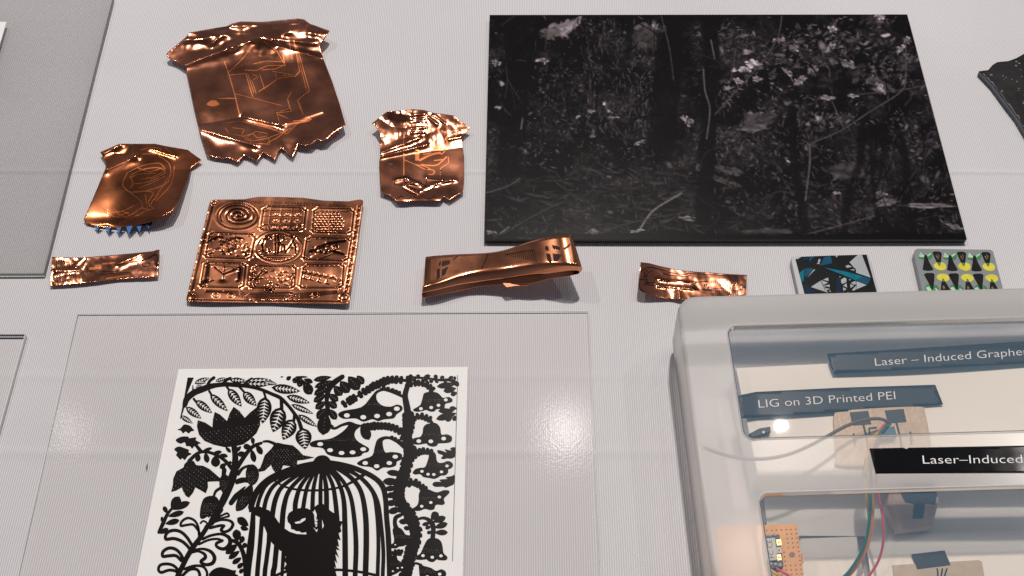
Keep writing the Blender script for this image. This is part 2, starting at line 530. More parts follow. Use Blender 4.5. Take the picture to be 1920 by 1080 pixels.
# --- large garment-shaped foil
def big_foil():
    Z = ZF(280, 20, 3.6)
    ol = Z([(115, 290), (245, 180), (270, 148), (400, 124), (520, 105), (560, 85), (620, 72), (760, 75), (900, 62), (1000, 52), (1045, 58), (1085, 88), (1218, 135),
            (1150, 240), (1175, 325), (1235, 480), (1285, 630), (1325, 770), (1300, 790), (1235, 830), (1200, 868), (1165, 880), (1130, 872), (1095, 905), (1050, 912),
            (1000, 905), (990, 935), (968, 988), (935, 970), (890, 925), (875, 945), (848, 1008), (815, 985), (770, 960), (755, 975), (725, 1022), (690, 1000),
            (640, 978), (620, 1000), (595, 1022), (545, 998), (430, 990), (390, 975), (345, 830), (300, 640), (250, 400), (245, 375), (125, 318)])
    def zf(x, y):
        X, Y = (x - 280) * 3.6, (y - 20) * 3.6
        z = 0.0030
        ye = 395 - 0.06 * (X - 250)
        wq = 250 - 0.13 * (X - 200)
        t0 = max(0.0, min(1.0, (ye - Y) / wq)); top = t0 * t0 * (3 - 2 * t0) * 0.5 + t0 * 0.5
        z += 0.0062 * top * (0.8 + 0.3 * fn(X, Y, 190, 2))
        z -= 0.0020 * max(0, (150 - Y) / 90)
        wr = 0.10 + 0.90 * top
        z += wr * (0.0016 * fn(X, Y * 1.9, 170, 5) + 0.0006 * fn(X, Y * 1.6, 75, 8) + 0.00010 * fn(X, Y, 34, 9)) + 0.0010 * fn(X, Y, 420, 31)
        z += 0.0016 * ridge(X, Y, (240, 365), (560, 250), 34) + 0.0013 * ridge(X, Y, (560, 250), (760, 180), 24) + 0.0010 * ridge(X, Y, (300, 200), (520, 150), 40)
        z += 0.0004 * ridge(X, Y, (240, 375), (700, 190), 26) + 0.0011 * ridge(X, Y, (430, 110), (1050, 80), 18)
        z += 0.0009 * ridge(X, Y, (560, 100), (420, 230), 20) + 0.0010 * ridge(X, Y, (1070, 90), (900, 160), 22)
        z += 0.0010 * ridge(X, Y, (850, 195), (1110, 220), 18) - 0.001 * ridge(X, Y, (870, 240), (1160, 320), 26)
        z += 0.0016 * ridge(X, Y, (350, 800), (720, 910), 26) + 0.0010 * ridge(X, Y, (640, 715), (900, 775), 16) + 0.0009 * ridge(X, Y, (900, 770), (1165, 680), 16)
        z += 0.0050 * max(0, min(1, (X - 900) / 400)) * max(0, min(1, (Y - 560) / 300))
        z += 0.0006 * math.exp(-((Y - 950) / 70) ** 2) * math.sin(X / 40.0) * (1 if X < 1010 else 0.2)
        z -= 0.0012 * ridge(X, Y, (350, 770), (620, 720), 40)
        return max(z, 0.0004)
    root = empty('copper_foil')
    tag(root, 'largest shirt-shaped copper foil with creased shoulders and a toothed hem', 'copper foil', 'shirt-shaped copper foils')
    foil('sheet', ol, zf, M['copper'], root, 1.9)
    T = [([(505, 340), (540, 440), (575, 560), (608, 700)], 12), ([(535, 415), (610, 345), (700, 240), (760, 200)], 7), ([(545, 435), (650, 425)], 7),
         ([(640, 400), (720, 405), (800, 370), (920, 370)], 11), ([(650, 420), (690, 560), (700, 580)], 10), ([(665, 430), (705, 555)], 8), ([(690, 470), (722, 560)], 7),
         ([(745, 430), (775, 520), (735, 550), (870, 460), (985, 440), (1015, 410)], 9), ([(770, 530), (900, 440), (970, 430)], 7), ([(975, 200), (1015, 410), (985, 445)], 9),
         ([(1000, 250), (1080, 540), (1000, 605), (1035, 700), (1095, 735)], 9), ([(985, 230), (1062, 540)], 6), ([(900, 290), (915, 365), (850, 395), (760, 400)], 10),
         ([(575, 560), (700, 590), (890, 640)], 5), ([(960, 545), (930, 600), (960, 680), (855, 690)], 7), ([(940, 600), (945, 660), (880, 680)], 5),
         ([(860, 690), (885, 770)], 6), ([(1005, 610), (1040, 700)], 6), ([(640, 715), (740, 760), (850, 805), (930, 770), (1095, 735)], 12),
         ([(870, 700), (980, 745), (1090, 735)], 10), ([(850, 810), (930, 830), (1000, 760), (1085, 745)], 10), ([(520, 760), (610, 745), (760, 780), (850, 810)], 8),
         ([(510, 790), (540, 830), (640, 850), (700, 880), (800, 860), (880, 830), (960, 790)], 8), ([(560, 790), (640, 800), (620, 850), (700, 830), (730, 860), (800, 845)], 6),
         ([(640, 860), (700, 895), (790, 900), (820, 880), (860, 860), (940, 800)], 9), ([(660, 850), (720, 815), (800, 830)], 6), ([(700, 430), (740, 450), (700, 465)], 7),
         ([(830, 410), (900, 420), (950, 430)], 7), ([(905, 425), (925, 450)], 6), ([(940, 425), (955, 450)], 6), ([(850, 420), (860, 470)], 6), ([(560, 400), (630, 370)], 5),
         ([(940, 180), (965, 330)], 6), ([(760, 200), (860, 270), (915, 365)], 7), ([(805, 860), (815, 905), (780, 900)], 7), ([(700, 360), (790, 340), (905, 345)], 6)]
    for p, wd in T: trace(Z(p), wd * 0.6 / 3.6, zf, M['trace'], root, smooth=False)
    # scuff
    for c in ((430, 625, 40, 22), (530, 592, 60, 5)):
        el = Z([(c[0] + c[2] * math.cos(a) * (1 + 0.2 * math.sin(3 * a)), c[1] + c[3] * math.sin(a)) for a in [k * math.pi / 7 for k in range(14)]])
        mb = MB().prism(el, lambda x, y: zf(x, y) - 0.0001, lambda x, y: zf(x, y) + 0.00012)
        mb.build('scuff', M['trace'], root)
big_foil()

# --- small left foil with blue teeth
def left_foil():
    Z = ZF(80, 250, 3.484)
    ol = Z([(375, 122), (500, 68), (735, 68), (800, 82), (950, 108), (970, 125), (1040, 175), (970, 225), (955, 280), (935, 330), (890, 440), (845, 510), (740, 565), (700, 580),
            (620, 600), (550, 618), (480, 620), (400, 615), (330, 605), (285, 590), (268, 565), (340, 398), (410, 230), (415, 190)])
    def zf(x, y):
        X, Y = (x - 80) * 3.484, (y - 250) * 3.484
        z = 0.0028 + 0.0014 * fn(X, Y, 330, 3) + 0.00022 * fn(X, Y, 110, 4)
        z += 0.0085 * max(0, min(1, (X - 420) / 450)) ** 1.3 * max(0, min(1, (Y - 240) / 300))
        z += 0.0018 * ridge(X, Y, (420, 235), (610, 150), 26) + 0.0014 * ridge(X, Y, (600, 150), (600, 100), 20)
        z += 0.0016 * ridge(X, Y, (400, 130), (510, 75), 20)
        z -= 0.0012 * ridge(X, Y, (470, 130), (540, 140), 40)
        z += 0.0008 * ridge(X, Y, (700, 100), (870, 150), 16)
        z -= 0.0022 * math.exp(-((Y - 615) / 60) ** 2)
        return max(z, 0.0004)
    root = empty('copper_foil')
    tag(root, 'small dark shirt-shaped copper foil with blue teeth along its hem', 'copper foil', 'shirt-shaped copper foils')
    foil('sheet', ol, zf, M['copper_small'], root, 1.9)
    T = [([(555, 255), (525, 345), (640, 440), (650, 490)], 8), ([(525, 345), (580, 385), (700, 370), (820, 315), (830, 205), (760, 150)], 9), ([(560, 255), (640, 215), (760, 195), (800, 235)], 9),
         ([(580, 270), (660, 235), (760, 225), (800, 260), (700, 300)], 10), ([(570, 290), (640, 265), (740, 260)], 8), ([(640, 110), (700, 95), (770, 100), (750, 130), (650, 135)], 9),
         ([(620, 360), (720, 320), (800, 280)], 8), ([(590, 380), (720, 385), (690, 450), (720, 495), (640, 490)], 9), ([(400, 490), (450, 520), (540, 500), (600, 470)], 8),
         ([(400, 510), (470, 545), (560, 540), (640, 490)], 9), ([(420, 480), (520, 545), (590, 565)], 7), ([(460, 490), (560, 550), (700, 500)], 8), ([(500, 590), (620, 540), (720, 440), (850, 240)], 6),
         ([(860, 210), (840, 330), (740, 440)], 7), ([(800, 95), (870, 150)], 6), ([(620, 225), (700, 250), (780, 225)], 9), ([(640, 300), (720, 285), (790, 250)], 9), ([(600, 330), (680, 320), (760, 290)], 9),
         ([(570, 280), (590, 330), (570, 360)], 10), ([(640, 480), (690, 500), (730, 490)], 9), ([(440, 520), (500, 510), (560, 520)], 9), ([(490, 545), (550, 520)], 7), ([(670, 400), (680, 470)], 8)]
    for p, wd in T: trace(Z(p), wd * 0.6 / 3.484, zf, M['trace'], root)
    for t in ([(335, 608), (392, 612), (357, 637)], [(408, 612), (468, 616), (431, 652)], [(480, 616), (540, 612), (497, 657)], [(545, 610), (622, 598), (562, 660)],
              [(610, 602), (680, 584), (632, 645)], [(675, 588), (722, 570), (692, 622)]):
        q = Z(t)
        zt = lambda x, y: 0.0013 + max(0, min(1, (x - 180) / 110)) * 0.0022
        mb = MB().prism(q, lambda x, y: zt(x, y) - 0.0002, zt)
        mb.build('tooth', M['blue'], root)
        c = q[2]; d = [(q[0][0] * 0.45 + q[1][0] * 0.55, q[0][1] * .45 + q[1][1] * .55), q[1], (c[0] + 0.4, c[1] + 0.4)]
        MB().prism(d, lambda x, y: zt(x, y) - 0.0001, lambda x, y: zt(x, y) + 0.0002).build('tooth_fold', M['trace_dark'], root)
left_foil()

# --- middle foil
def mid_foil():
    Z = ZF(660, 190, 5.4)
    ol = Z([(200, 225), (350, 105), (530, 90), (620, 80), (730, 88), (830, 118), (940, 130), (1040, 145), (1090, 195), (1198, 270), (1110, 360), (1120, 470), (1135, 560), (1135, 780),
            (1125, 915), (1040, 965), (985, 1003), (930, 965), (895, 1005), (680, 1008), (450, 1015), (430, 995), (395, 960), (290, 922), (275, 620), (285, 560), (285, 330), (240, 250)])
    def zf(x, y):
        X, Y = (x - 660) * 5.4, (y - 190) * 5.4
        z = 0.0026
        sl = 560 - 0.14 * (X - 280)
        t0 = max(0.0, min(1.0, (sl + 20 - Y) / 470)); top = t0
        z += 0.0068 * t0 * (0.9 + 0.2 * fn(X, Y, 220, 6)); top = min(1.0, t0 * 3)
        wr = 0.06 + 0.94 * top
        z += wr * (0.0011 * fn(X, Y * 1.5, 190, 11) + 0.0004 * fn(X, Y, 85, 12) + 0.00008 * fn(X, Y, 36, 13))
        for k in range(5):
            z += 0.0005 * ridge(X, Y, (600, 140 + 45 * k), (740, 130 + 45 * k), 17)
        z += 0.0011 * ridge(X, Y, (290, 520), (680, 370), 28) + 0.0012 * ridge(X, Y, (290, 560), (760, 440), 18) + 0.0007 * ridge(X, Y, (980, 385), (1110, 360), 16)
        z -= 0.0009 * ridge(X, Y, (380, 250), (540, 270), 60)
        z += 0.0007 * ridge(X, Y, (770, 160), (860, 230), 14) + 0.0007 * ridge(X, Y, (830, 140), (940, 220), 12)
        for a, b in (((440, 800), (560, 780)), ((560, 790), (690, 860)), ((520, 850), (660, 930)), ((690, 910), (850, 840)), ((850, 840), (1000, 800)), ((760, 770), (930, 790)), ((560, 830), (680, 830)), ((940, 800), (1050, 800))):
            z += 0.0006 * ridge(X, Y, a, b, 15)
        z += 0.0022 * math.exp(-((Y - 990) / 80) ** 2) * (0.6 + 0.4 * fn(X, 0, 150, 2))
        return max(z, 0.0004)
    root = empty('copper_foil')
    tag(root, 'shiny shirt-shaped copper foil nearest the dark forest picture', 'copper foil', 'shirt-shaped copper foils')
    foil('sheet', ol, zf, M['copper'], root, 1.4)
    T = [([(525, 330), (525, 750)], 9, 0), ([(525, 590), (640, 640), (740, 690)], 8, 1), ([(660, 470), (660, 600)], 40, 1), ([(700, 480), (780, 460), (900, 470), (960, 490)], 14, 1),
         ([(680, 600), (800, 540), (900, 520)], 22, 1), ([(700, 640), (800, 650), (870, 640), (960, 560)], 14, 1), ([(760, 690), (830, 700), (820, 740), (770, 740)], 9, 1), ([(880, 350), (885, 440)], 8, 0),
         ([(950, 225), (960, 420)], 12, 0), ([(965, 225), (970, 430)], 6, 0), ([(975, 560), (980, 625), (895, 680), (895, 775)], 9, 0), ([(640, 640), (740, 660), (800, 690)], 8, 1), ([(860, 490), (940, 500), (900, 540)], 12, 1),
         ([(720, 540), (800, 520)], 10, 1), ([(830, 600), (920, 590)], 12, 1)]
    for p, wd, sm in T: trace(Z(p), wd / 5.4, zf, M['trace'], root, smooth=bool(sm))
    D = [([(430, 800), (450, 775), (550, 760), (700, 830), (745, 850), (760, 770), (880, 790), (930, 790)], 9), ([(430, 840), (520, 850), (510, 880), (600, 930), (660, 940), (680, 900), (760, 910), (860, 850), (980, 850), (1060, 800)], 9),
         ([(435, 790), (430, 845)], 10), ([(520, 800), (580, 860), (650, 900)], 8), ([(560, 840), (650, 850)], 8), ([(590, 880), (650, 890)], 7), ([(700, 870), (760, 850)], 6), ([(895, 690), (900, 770)], 10),
         ([(765, 225), (765, 300)], 6), ([(950, 240), (955, 410)], 6), ([(840, 820), (930, 800)], 6),
         ([(450, 985), (500, 955), (540, 985), (585, 985), (620, 955), (660, 985), (680, 985), (718, 952), (750, 985), (790, 985), (830, 955), (860, 985)], 6)]
    for p, wd in D: trace(Z(p), wd / 5.4, zf, M['trace_dark'], root, smooth=False)
    el = Z([(390 + 24 * math.cos(a), 637 + 13 * math.sin(a)) for a in [k * math.pi / 6 for k in range(12)]])
    MB().prism(el, lambda x, y: zf(x, y) - 0.0001, lambda x, y: zf(x, y) + 0.00015).build('hole', M['black_board'], root)
mid_foil()

# --- flat copper strips
def left_strip():
    Z = ZF(85, 460, 8.727)
    ol = Z([(110, 190), (400, 200), (630, 198), (900, 175), (1150, 155), (1450, 128), (1780, 92), (1810, 75), (1868, 70), (1855, 300), (1838, 510), (1200, 560), (500, 632), (250, 655), (75, 675), (95, 420)])
    def zf(x, y):
        X, Y = (x - 85) * 8.727, (y - 460) * 8.727
        z = 0.0016 + max(0, (720 - X) / 650) ** 0.5 * 0.0016 * (1 - (Y - 180) / 480) + 0.0010 * fn(X, Y, 460, 1) + 0.00022 * fn(X, Y * 1.3, 190, 2)
        k = 1 if X < 720 else 0.45
        z += k * (0.0006 * ridge(X, Y, (180, 420), (520, 410), 40) + 0.0006 * ridge(X, Y, (500, 330), (640, 200), 22) + 0.0005 * ridge(X, Y, (620, 350), (700, 200), 18))
        z += k * 0.00012 * fn(X, Y, 70, 7)
        z += 0.0007 * ridge(X, Y, (1200, 300), (1560, 150), 50) + 0.001 * max(0, (X - 1500) / 350) + 0.0008 * ridge(X, Y, (1830, 80), (1840, 300), 25)
        return max(z, 0.0003)
    root = empty('copper_strip')
    tag(root, 'crinkled copper strip with comb lines, lying below the blue-toothed foil', 'copper strip', 'small copper strips')
    foil('sheet', ol, zf, M['copper'], root, 1.3)
    for i in range(13):
        x = 188 + i * 26
        t = i / 12
        trace(Z([(x, 232 + 8 * t + 70 * t * t), (x - 8, 375 - 12 * t)]), (13 - 3 * t) / 8.727, zf, M['trace_dark'], root, 'comb_line', False)
        trace(Z([(x - 12, 482 - 3 * i * 0.6), (x - 16, 640 - 9 * i)]), (12 - 3 * t) / 8.727, zf, M['trace_dark'], root, 'comb_line', False)
    for p, wd in (([(90, 420), (140, 385), (160, 450), (110, 480)], 22), ([(680, 385), (700, 380)], 34), ([(715, 420), (750, 405), (740, 430)], 14), ([(530, 330), (545, 350)], 24),
                  ([(1560, 260), (1700, 200), (1790, 150), (1835, 200), (1810, 400)], 22), ([(1600, 280), (1600, 340), (1700, 330), (1700, 290)], 14), ([(900, 430), (1200, 420)], 10), ([(880, 480), (1200, 450), (1400, 440)], 8),
                  ([(920, 310), (1240, 275)], 6)):
        trace(Z(p), wd / 8.727, zf, M['trace_dark'], root, 'mark')
    for p, wd in (([(720, 385), (850, 370), (905, 378)], 40), ([(930, 305), (1220, 280), (1500, 262)], 26), ([(1000, 545), (1380, 490)], 26)):
        trace(Z(p), wd / 8.727, zf, M['trace'], root)
left_strip()

def right_strip():
    Z = ZF(1190, 480, 8.727)
    ol = Z([(98, 100), (230, 115), (400, 160), (600, 205), (800, 240), (1060, 262), (1200, 268), (1450, 290), (1834, 310), (1828, 480), (1824, 645), (1500, 660), (1400, 670), (1200, 690), (1000, 700), (800, 712), (600, 700), (450, 685), (300, 650), (180, 615), (100, 570), (65, 540), (75, 380)])
    def zf(x, y):
        X, Y = (x - 1190) * 8.727, (y - 480) * 8.727
        z = 0.0018 + 0.0006 * fn(X, Y, 340, 3) + 0.00016 * fn(X, Y, 150, 4)
        z += 0.0060 * max(0, (600 - X) / 550) ** 1.6
        z += 0.0008 * ridge(X, Y, (720, 560), (740, 720), 40) + 0.0007 * ridge(X, Y, (380, 490), (980, 545), 16) + 0.0004 * ridge(X, Y, (400, 390), (900, 430), 14)
        z += 0.00008 * fn(X, Y, 70, 7)
        return max(z, 0.0003)
    root = empty('copper_strip')
    tag(root, 'curled copper strip with comb lines touching the plastic box', 'copper strip', 'small copper strips')
    foil('sheet', ol, zf, M['copper'], root, 1.3)
    for i in range(14):
        x = 1690 - i * 33
        t = i / 13
        trace(Z([(x, 335 + 70 * t), (x - 2, 462 - 20 * t)]), (17 - 8 * t) / 8.727, zf, M['trace_dark'], root, 'comb_line', False)
        trace(Z([(x, 550 - 5 * t), (x, 650 - 70 * t)]), (17 - 8 * t) / 8.727, zf, M['trace_dark'], root, 'comb_line', False)
    for p, wd, s in (([(105, 250), (210, 185), (300, 190), (500, 235), (540, 260), (700, 290), (830, 300), (870, 285), (1000, 290), (1680, 330)], 12, 0), ([(470, 280), (550, 310), (850, 335), (920, 315)], 12, 0),
                     ([(160, 350), (165, 270), (220, 230)], 12, 0), ([(205, 340), (210, 280), (290, 235)], 10, 0), ([(200, 360), (205, 470), (310, 480), (330, 350)], 12, 0), ([(190, 435), (340, 440)], 16, 0), ([(70, 380), (200, 390)], 12, 0),
                     ([(75, 400), (75, 520), (160, 590)], 16, 1), ([(380, 380), (700, 405), (900, 425), (1010, 405)], 10, 0), ([(960, 470), (1060, 555), (1010, 550), (940, 510)], 26, 0), ([(980, 450), (1020, 420)], 26, 0),
                     ([(1190, 510), (1220, 520)], 38, 0), ([(1140, 470), (1160, 455), (1185, 470), (1160, 488), (1140, 470)], 9, 1), ([(1100, 545), (1280, 560)], 26, 0), ([(1720, 475), (1770, 470), (1760, 540), (1720, 545)], 16, 0),
                     ([(1770, 515), (1815, 500)], 26, 0), ([(1280, 530), (1700, 520)], 7, 0), ([(1040, 425), (1200, 410)], 14, 0)):
        trace(Z(p), wd / 8.727, zf, M['trace_dark'], root, 'mark', bool(s))
    for c in ((178, 330), (175, 455), (352, 358), (345, 485)):
        el = Z([(c[0] + 22 * math.cos(a), c[1] + 18 * math.sin(a)) for a in [k * math.pi / 6 for k in range(13)]])
        trace(el, 9 / 8.727, zf, M['trace_dark'], root, 'pad_ring')
right_strip()

# --- embossed square plate
def embossed_plate():
    S = 4.695
    NU, NV = 560, 380
    TL, TR, BR, BL = (303, 66), (1654, 66), (1524, 990), (84, 968)
    U, V = np.meshgrid(np.linspace(0, 1, NU), np.linspace(0, 1, NV))
    X = (TL[0] * (1 - U) + TR[0] * U) * (1 - V) + (BL[0] * (1 - U) + BR[0] * U) * V
    Y = (TL[1] * (1 - U) + TR[1] * U) * (1 - V) + (BL[1] * (1 - U) + BR[1] * U) * V
    te = np.interp(U, [0, 0.22, 0.31, 0.45, 0.6, 0.74, 0.9, 0.97, 1], [2, -2, -24, -22, -16, 10, 16, 0, 0])
    Y = Y + te * (1 - V) ** 2
    H = np.zeros_like(X); D = np.zeros_like(X)
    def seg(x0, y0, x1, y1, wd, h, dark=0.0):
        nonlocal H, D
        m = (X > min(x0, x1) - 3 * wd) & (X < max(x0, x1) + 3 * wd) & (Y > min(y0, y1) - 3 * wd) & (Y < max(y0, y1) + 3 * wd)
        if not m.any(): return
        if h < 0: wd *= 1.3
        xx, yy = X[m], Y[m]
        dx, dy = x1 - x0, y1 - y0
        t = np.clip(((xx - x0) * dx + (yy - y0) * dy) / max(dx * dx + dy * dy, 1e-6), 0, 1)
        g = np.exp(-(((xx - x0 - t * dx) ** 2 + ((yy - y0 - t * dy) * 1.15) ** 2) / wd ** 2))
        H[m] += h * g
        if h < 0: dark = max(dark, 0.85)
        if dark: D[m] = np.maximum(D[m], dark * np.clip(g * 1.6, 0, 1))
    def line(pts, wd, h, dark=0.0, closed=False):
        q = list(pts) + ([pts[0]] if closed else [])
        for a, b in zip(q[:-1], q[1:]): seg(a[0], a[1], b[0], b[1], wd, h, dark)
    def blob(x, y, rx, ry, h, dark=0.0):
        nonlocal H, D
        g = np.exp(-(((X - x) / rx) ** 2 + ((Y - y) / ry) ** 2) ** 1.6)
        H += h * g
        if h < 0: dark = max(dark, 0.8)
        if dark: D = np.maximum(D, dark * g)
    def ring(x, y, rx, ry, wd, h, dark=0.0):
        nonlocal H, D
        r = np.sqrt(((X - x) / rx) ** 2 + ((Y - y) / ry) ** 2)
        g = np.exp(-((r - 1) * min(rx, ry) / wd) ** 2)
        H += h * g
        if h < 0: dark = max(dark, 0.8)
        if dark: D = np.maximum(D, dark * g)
    def cell(q, ins):
        cx = sum(p[0] for p in q) / 4; cy = sum(p[1] for p in q) / 4
        q = [(p[0] + (cx - p[0]) * ins, p[1] + (cy - p[1]) * ins) for p in q]
        r = []
        for i in range(4):
            a, b, c = q[i - 1], q[i], q[(i + 1) % 4]
            for k in (a, c):
                l = math.hypot(k[0] - b[0], k[1] - b[1])
                r.append((b[0] + (k[0] - b[0]) / l * 30, b[1] + (k[1] - b[1]) / l * 24))
        return r
    cells = {2: [(760, 120), (1160, 130), (1130, 345), (720, 340)], 3: [(1205, 130), (1580, 140), (1550, 370), (1180, 360)],
             4: [(285, 340), (715, 365), (665, 595), (235, 580)], 6: [(1140, 385), (1560, 400), (1520, 610), (1100, 600)],
             7: [(240, 605), (630, 615), (600, 850), (190, 840)], 8: [(670, 640), (1070, 640), (1050, 850), (625, 850)],
             9: [(1110, 635), (1490, 620), (1470, 850), (1070, 850)]}
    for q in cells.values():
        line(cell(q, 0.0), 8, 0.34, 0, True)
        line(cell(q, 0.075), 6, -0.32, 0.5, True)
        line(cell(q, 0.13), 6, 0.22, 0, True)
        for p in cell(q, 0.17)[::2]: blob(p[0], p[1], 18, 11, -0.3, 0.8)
    # spiral dial
    sp = []
    for k in range(150):
        a = k * 0.125
        r = 9 + 8.3 * a
        sp.append((548 + r * math.cos(-a + 2.4), 205 + 0.62 * r * math.sin(-a + 2.4)))
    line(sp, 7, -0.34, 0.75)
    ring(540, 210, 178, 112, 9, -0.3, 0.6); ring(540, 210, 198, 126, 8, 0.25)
    # oval with letters
    ring(895, 488, 205, 136, 9, 0.36); ring(895, 488, 188, 122, 5, -0.3, 0.6); ring(895, 488, 172, 110, 5, 0.16); ring(895, 488, 222, 150, 5, -0.2, 0.5)
    for q in ([(845, 400), (832, 388), (815, 385), (798, 395), (800, 412), (822, 410)], [(815, 385), (782, 410), (762, 460), (768, 510), (798, 535), (828, 520), (818, 505)],
              [(872, 385), (880, 450), (878, 535)], [(900, 382), (912, 450), (900, 530)], [(900, 385), (950, 395), (955, 425), (915, 452)], [(915, 452), (960, 470), (955, 515), (900, 535), (870, 538)],
              [(1050, 400), (1010, 470), (968, 530)], [(1020, 385), (1050, 460), (1058, 535)], [(995, 490), (1055, 490)]):
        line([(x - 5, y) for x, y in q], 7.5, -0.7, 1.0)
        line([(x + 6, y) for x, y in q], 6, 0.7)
    for k in range(26):
        a = math.pi * (0.08 + 0.84 * k / 25)
        blob(895 + 175 * math.cos(a), 488 + 118 * math.sin(a) - 6, 7, 6, 0.3 if k % 2 else -0.3, 0 if k % 2 else 0.8)
    line([(760, 555), (1030, 555)], 4, -0.25, 0.6); line([(780, 575), (1010, 575)], 4, -0.25, 0.6); line([(800, 592), (990, 592)], 5, -0.25, 0.8)
    # punched column panel
    for i, x in enumerate((885, 980, 1075)):
        for y in (195, 250, 310):
            ring(x - (y - 195) * 0.18, y, 22, 14, 6, 0.35); blob(x - (y - 195) * 0.18 + 2, y - 20, 14, 5, -0.35, 0.8); blob(x - (y - 195) * 0.18, y + 4, 9, 5, -0.3, 0.9)
        line([(x - 48, 140), (x - 75, 335)], 4, -0.2, 0.3)
    for y in (160, 210, 285): line([(770, y), (1120, y + 6)], 3, -0.16, 0.3)
    ring(785, 310, 38, 24, 5, -0.2, 0.3)
    # scaly leaf panel
    rs = random.Random(4)
    for r in range(8):
        for c in range(8):
            x = 1225 + c * 33 + (16 if r % 2 else 0) - r * 2; y = 190 + r * 22
            if ((x - 1345) / 150) ** 2 + ((y - 262) / 88) ** 2 < 1:
                blob(x, y, 14, 8, 0.36); ring(x, y, 17, 11, 4, -0.26, 0.75)
    line([(1355, 200), (1352, 370)], 5, -0.35, 0.95)
    blob(1228, 340, 22, 14, 0.4)
    # lumpy component panels
    def scatter(n, x0, x1, y0, y1, sx, sy, seed, slope=0.0):
        r = random.Random(seed)
        for k in range(n):
            x = r.uniform(x0, x1); y = r.uniform(y0, y1) + slope * (x - x0)
            s = r.uniform(0.5, 1.1)
            blob(x, y, sx * s, sy * s, r.choice((-0.45, -0.45, 0.4)), r.choice((0, 1, 1, 1)))
    scatter(46, 265, 650, 430, 545, 20, 12, 1, 0.03); scatter(12, 300, 570, 395, 440, 26, 11, 2)
    line([(300, 425), (380, 385), (440, 420), (520, 395), (590, 410)], 9, -0.4, 1); blob(400, 405, 22, 16, 0.5)
    for x, y in ((300, 540), (410, 540), (480, 545), (540, 560), (620, 450)): blob(x, y, 16, 10, -0.4, 1)
    scatter(42, 1180, 1420, 500, 560, 22, 12, 3, -0.18); line([(1180, 520), (1330, 450), (1480, 430)], 12, -0.4, 1); line([(1360, 510), (1470, 545)], 13, -0.4, 1); line([(1160, 580), (1220, 545), (1400, 490)], 6, 0.3)
    blob(1165, 575, 26, 20, 0.5); line([(1250, 590), (1440, 520)], 5, -0.3, 0.6)
    # gantry panel
    line([(285, 640), (270, 770), (230, 800)], 17, -0.5, 1); line([(558, 665), (552, 760)], 14, -0.5, 1); line([(320, 650), (430, 660), (545, 672)], 9, 0.45)
    line([(335, 662), (415, 722)], 6, -0.4, 1); line([(415, 722), (530, 672)], 6, -0.4, 1); line([(345, 655), (420, 712)], 5, 0.4); line([(425, 732), (545, 690)], 7, 0.4)
    line([(428, 655), (415, 765)], 6, -0.4, 1); blob(405, 782, 52, 24, -0.45, 1); line([(235, 805), (330, 775)], 6, -0.3, 0.9); blob(540, 780, 22, 14, -0.4, 1)
    # cluster panels
    blob(838, 720, 56, 38, 0.6); scatter(70, 650, 1040, 690, 835, 15, 9, 6); line([(690, 770), (780, 670)], 7, -0.4, 1); line([(920, 660), (945, 740)], 8, 0.4)
    for k in range(24):
        x = 1115 + 12.5 * k; y = 700 + 2.4 * k
        blob(x, y + 8 * math.sin(k * 1.7), 11, 11, -0.45, 1); blob(x + 4, y + 24, 8, 7, 0.3)
    for x, y in ((1135, 765), (1190, 775), (1260, 795), (1330, 810)): line([(x, y - 35), (x - 10, y - 10), (x + 12, y)], 6, -0.4, 1)
    ring(1432, 772, 14, 9, 5, -0.4, 1)
    # titles above each picture
    for x0, x1, y in ((800, 1090, 120), (1270, 1500, 168), (380, 680, 372), (1230, 1400, 410), (340, 560, 630), (700, 990, 655), (1170, 1420, 650)):
        r = random.Random(x0)
        x = x0
        while x < x1:
            l = r.uniform(14, 40); line([(x, y), (x + l, y + l * 0.02)], 4, -0.3, 0.9); x += l + 14
    # corner rings, borders, bottom circuitry
    for x, y, r in ((130, 925, 36), (1476, 922, 34), (338, 92, 22)):
        ring(x, y, r, r * 0.72, 6, -0.4, 0.8); ring(x, y, r * 1.35, r * 1.0, 6, 0.35); blob(x, y, r * 0.6, r * 0.45, 0.3)
    line([(100, 955), (700, 968), (1500, 972)], 9, 0.45); line([(120, 945), (700, 955), (1450, 958)], 4, -0.3, 0.5)
    for off, h in ((18, 0.35), (42, -0.3), (60, 0.25)):
        line([(280 + off, 120), (200 + off, 420), (100 + off, 860)], 6, h, 0.5 if h < 0 else 0)
        line([(1648 - off, 120), (1598 - off, 480), (1530 - off, 880)], 6, h, 0.4 if h < 0 else 0)
    for k in range(30):
        v = k / 29
        x = 268 - 165 * v; y = 150 + 700 * v
        blob(x + 14 * math.sin(k * 2.1), y, 11, 9, 0.4 if k % 2 else -0.4, 0 if k % 2 else 0.8)
        x = 1612 - 105 * v
        blob(x + 12 * math.sin(k * 2.3), y, 10, 9, 0.3 if k % 2 else -0.35, 0 if k % 2 else 0.8)
    for x in (350, 482, 1225):
        ring(x, 908, 24, 17, 4, -0.35, 0.9); ring(x, 908, 33, 25, 4, 0.25)
    for k in range(5):
        o = k * 11
        line([(260, 862 + o * 0.4), (420, 868 + o * 0.4), (560, 872 + o), (620, 890 + o * 1.2), (1000, 880 + o * 1.2), (1080, 890 + o), (1420, 866 + o * 0.5)], 3.5, -0.26, 0.45)
    line([(640, 930), (600, 915), (640, 895), (780, 890), (1000, 892), (1050, 910), (1000, 932)], 5, 0.3)
    for k in range(9):
        a = k * 2 * math.pi / 9
        line([(828, 858), (828 + 44 * math.cos(a), 858 + 22 * math.sin(a))], 5, -0.35, 0.9)
    scatter(26, 600, 1090, 935, 962, 12, 7, 9)
    # wear
    Hn = np.zeros_like(H)
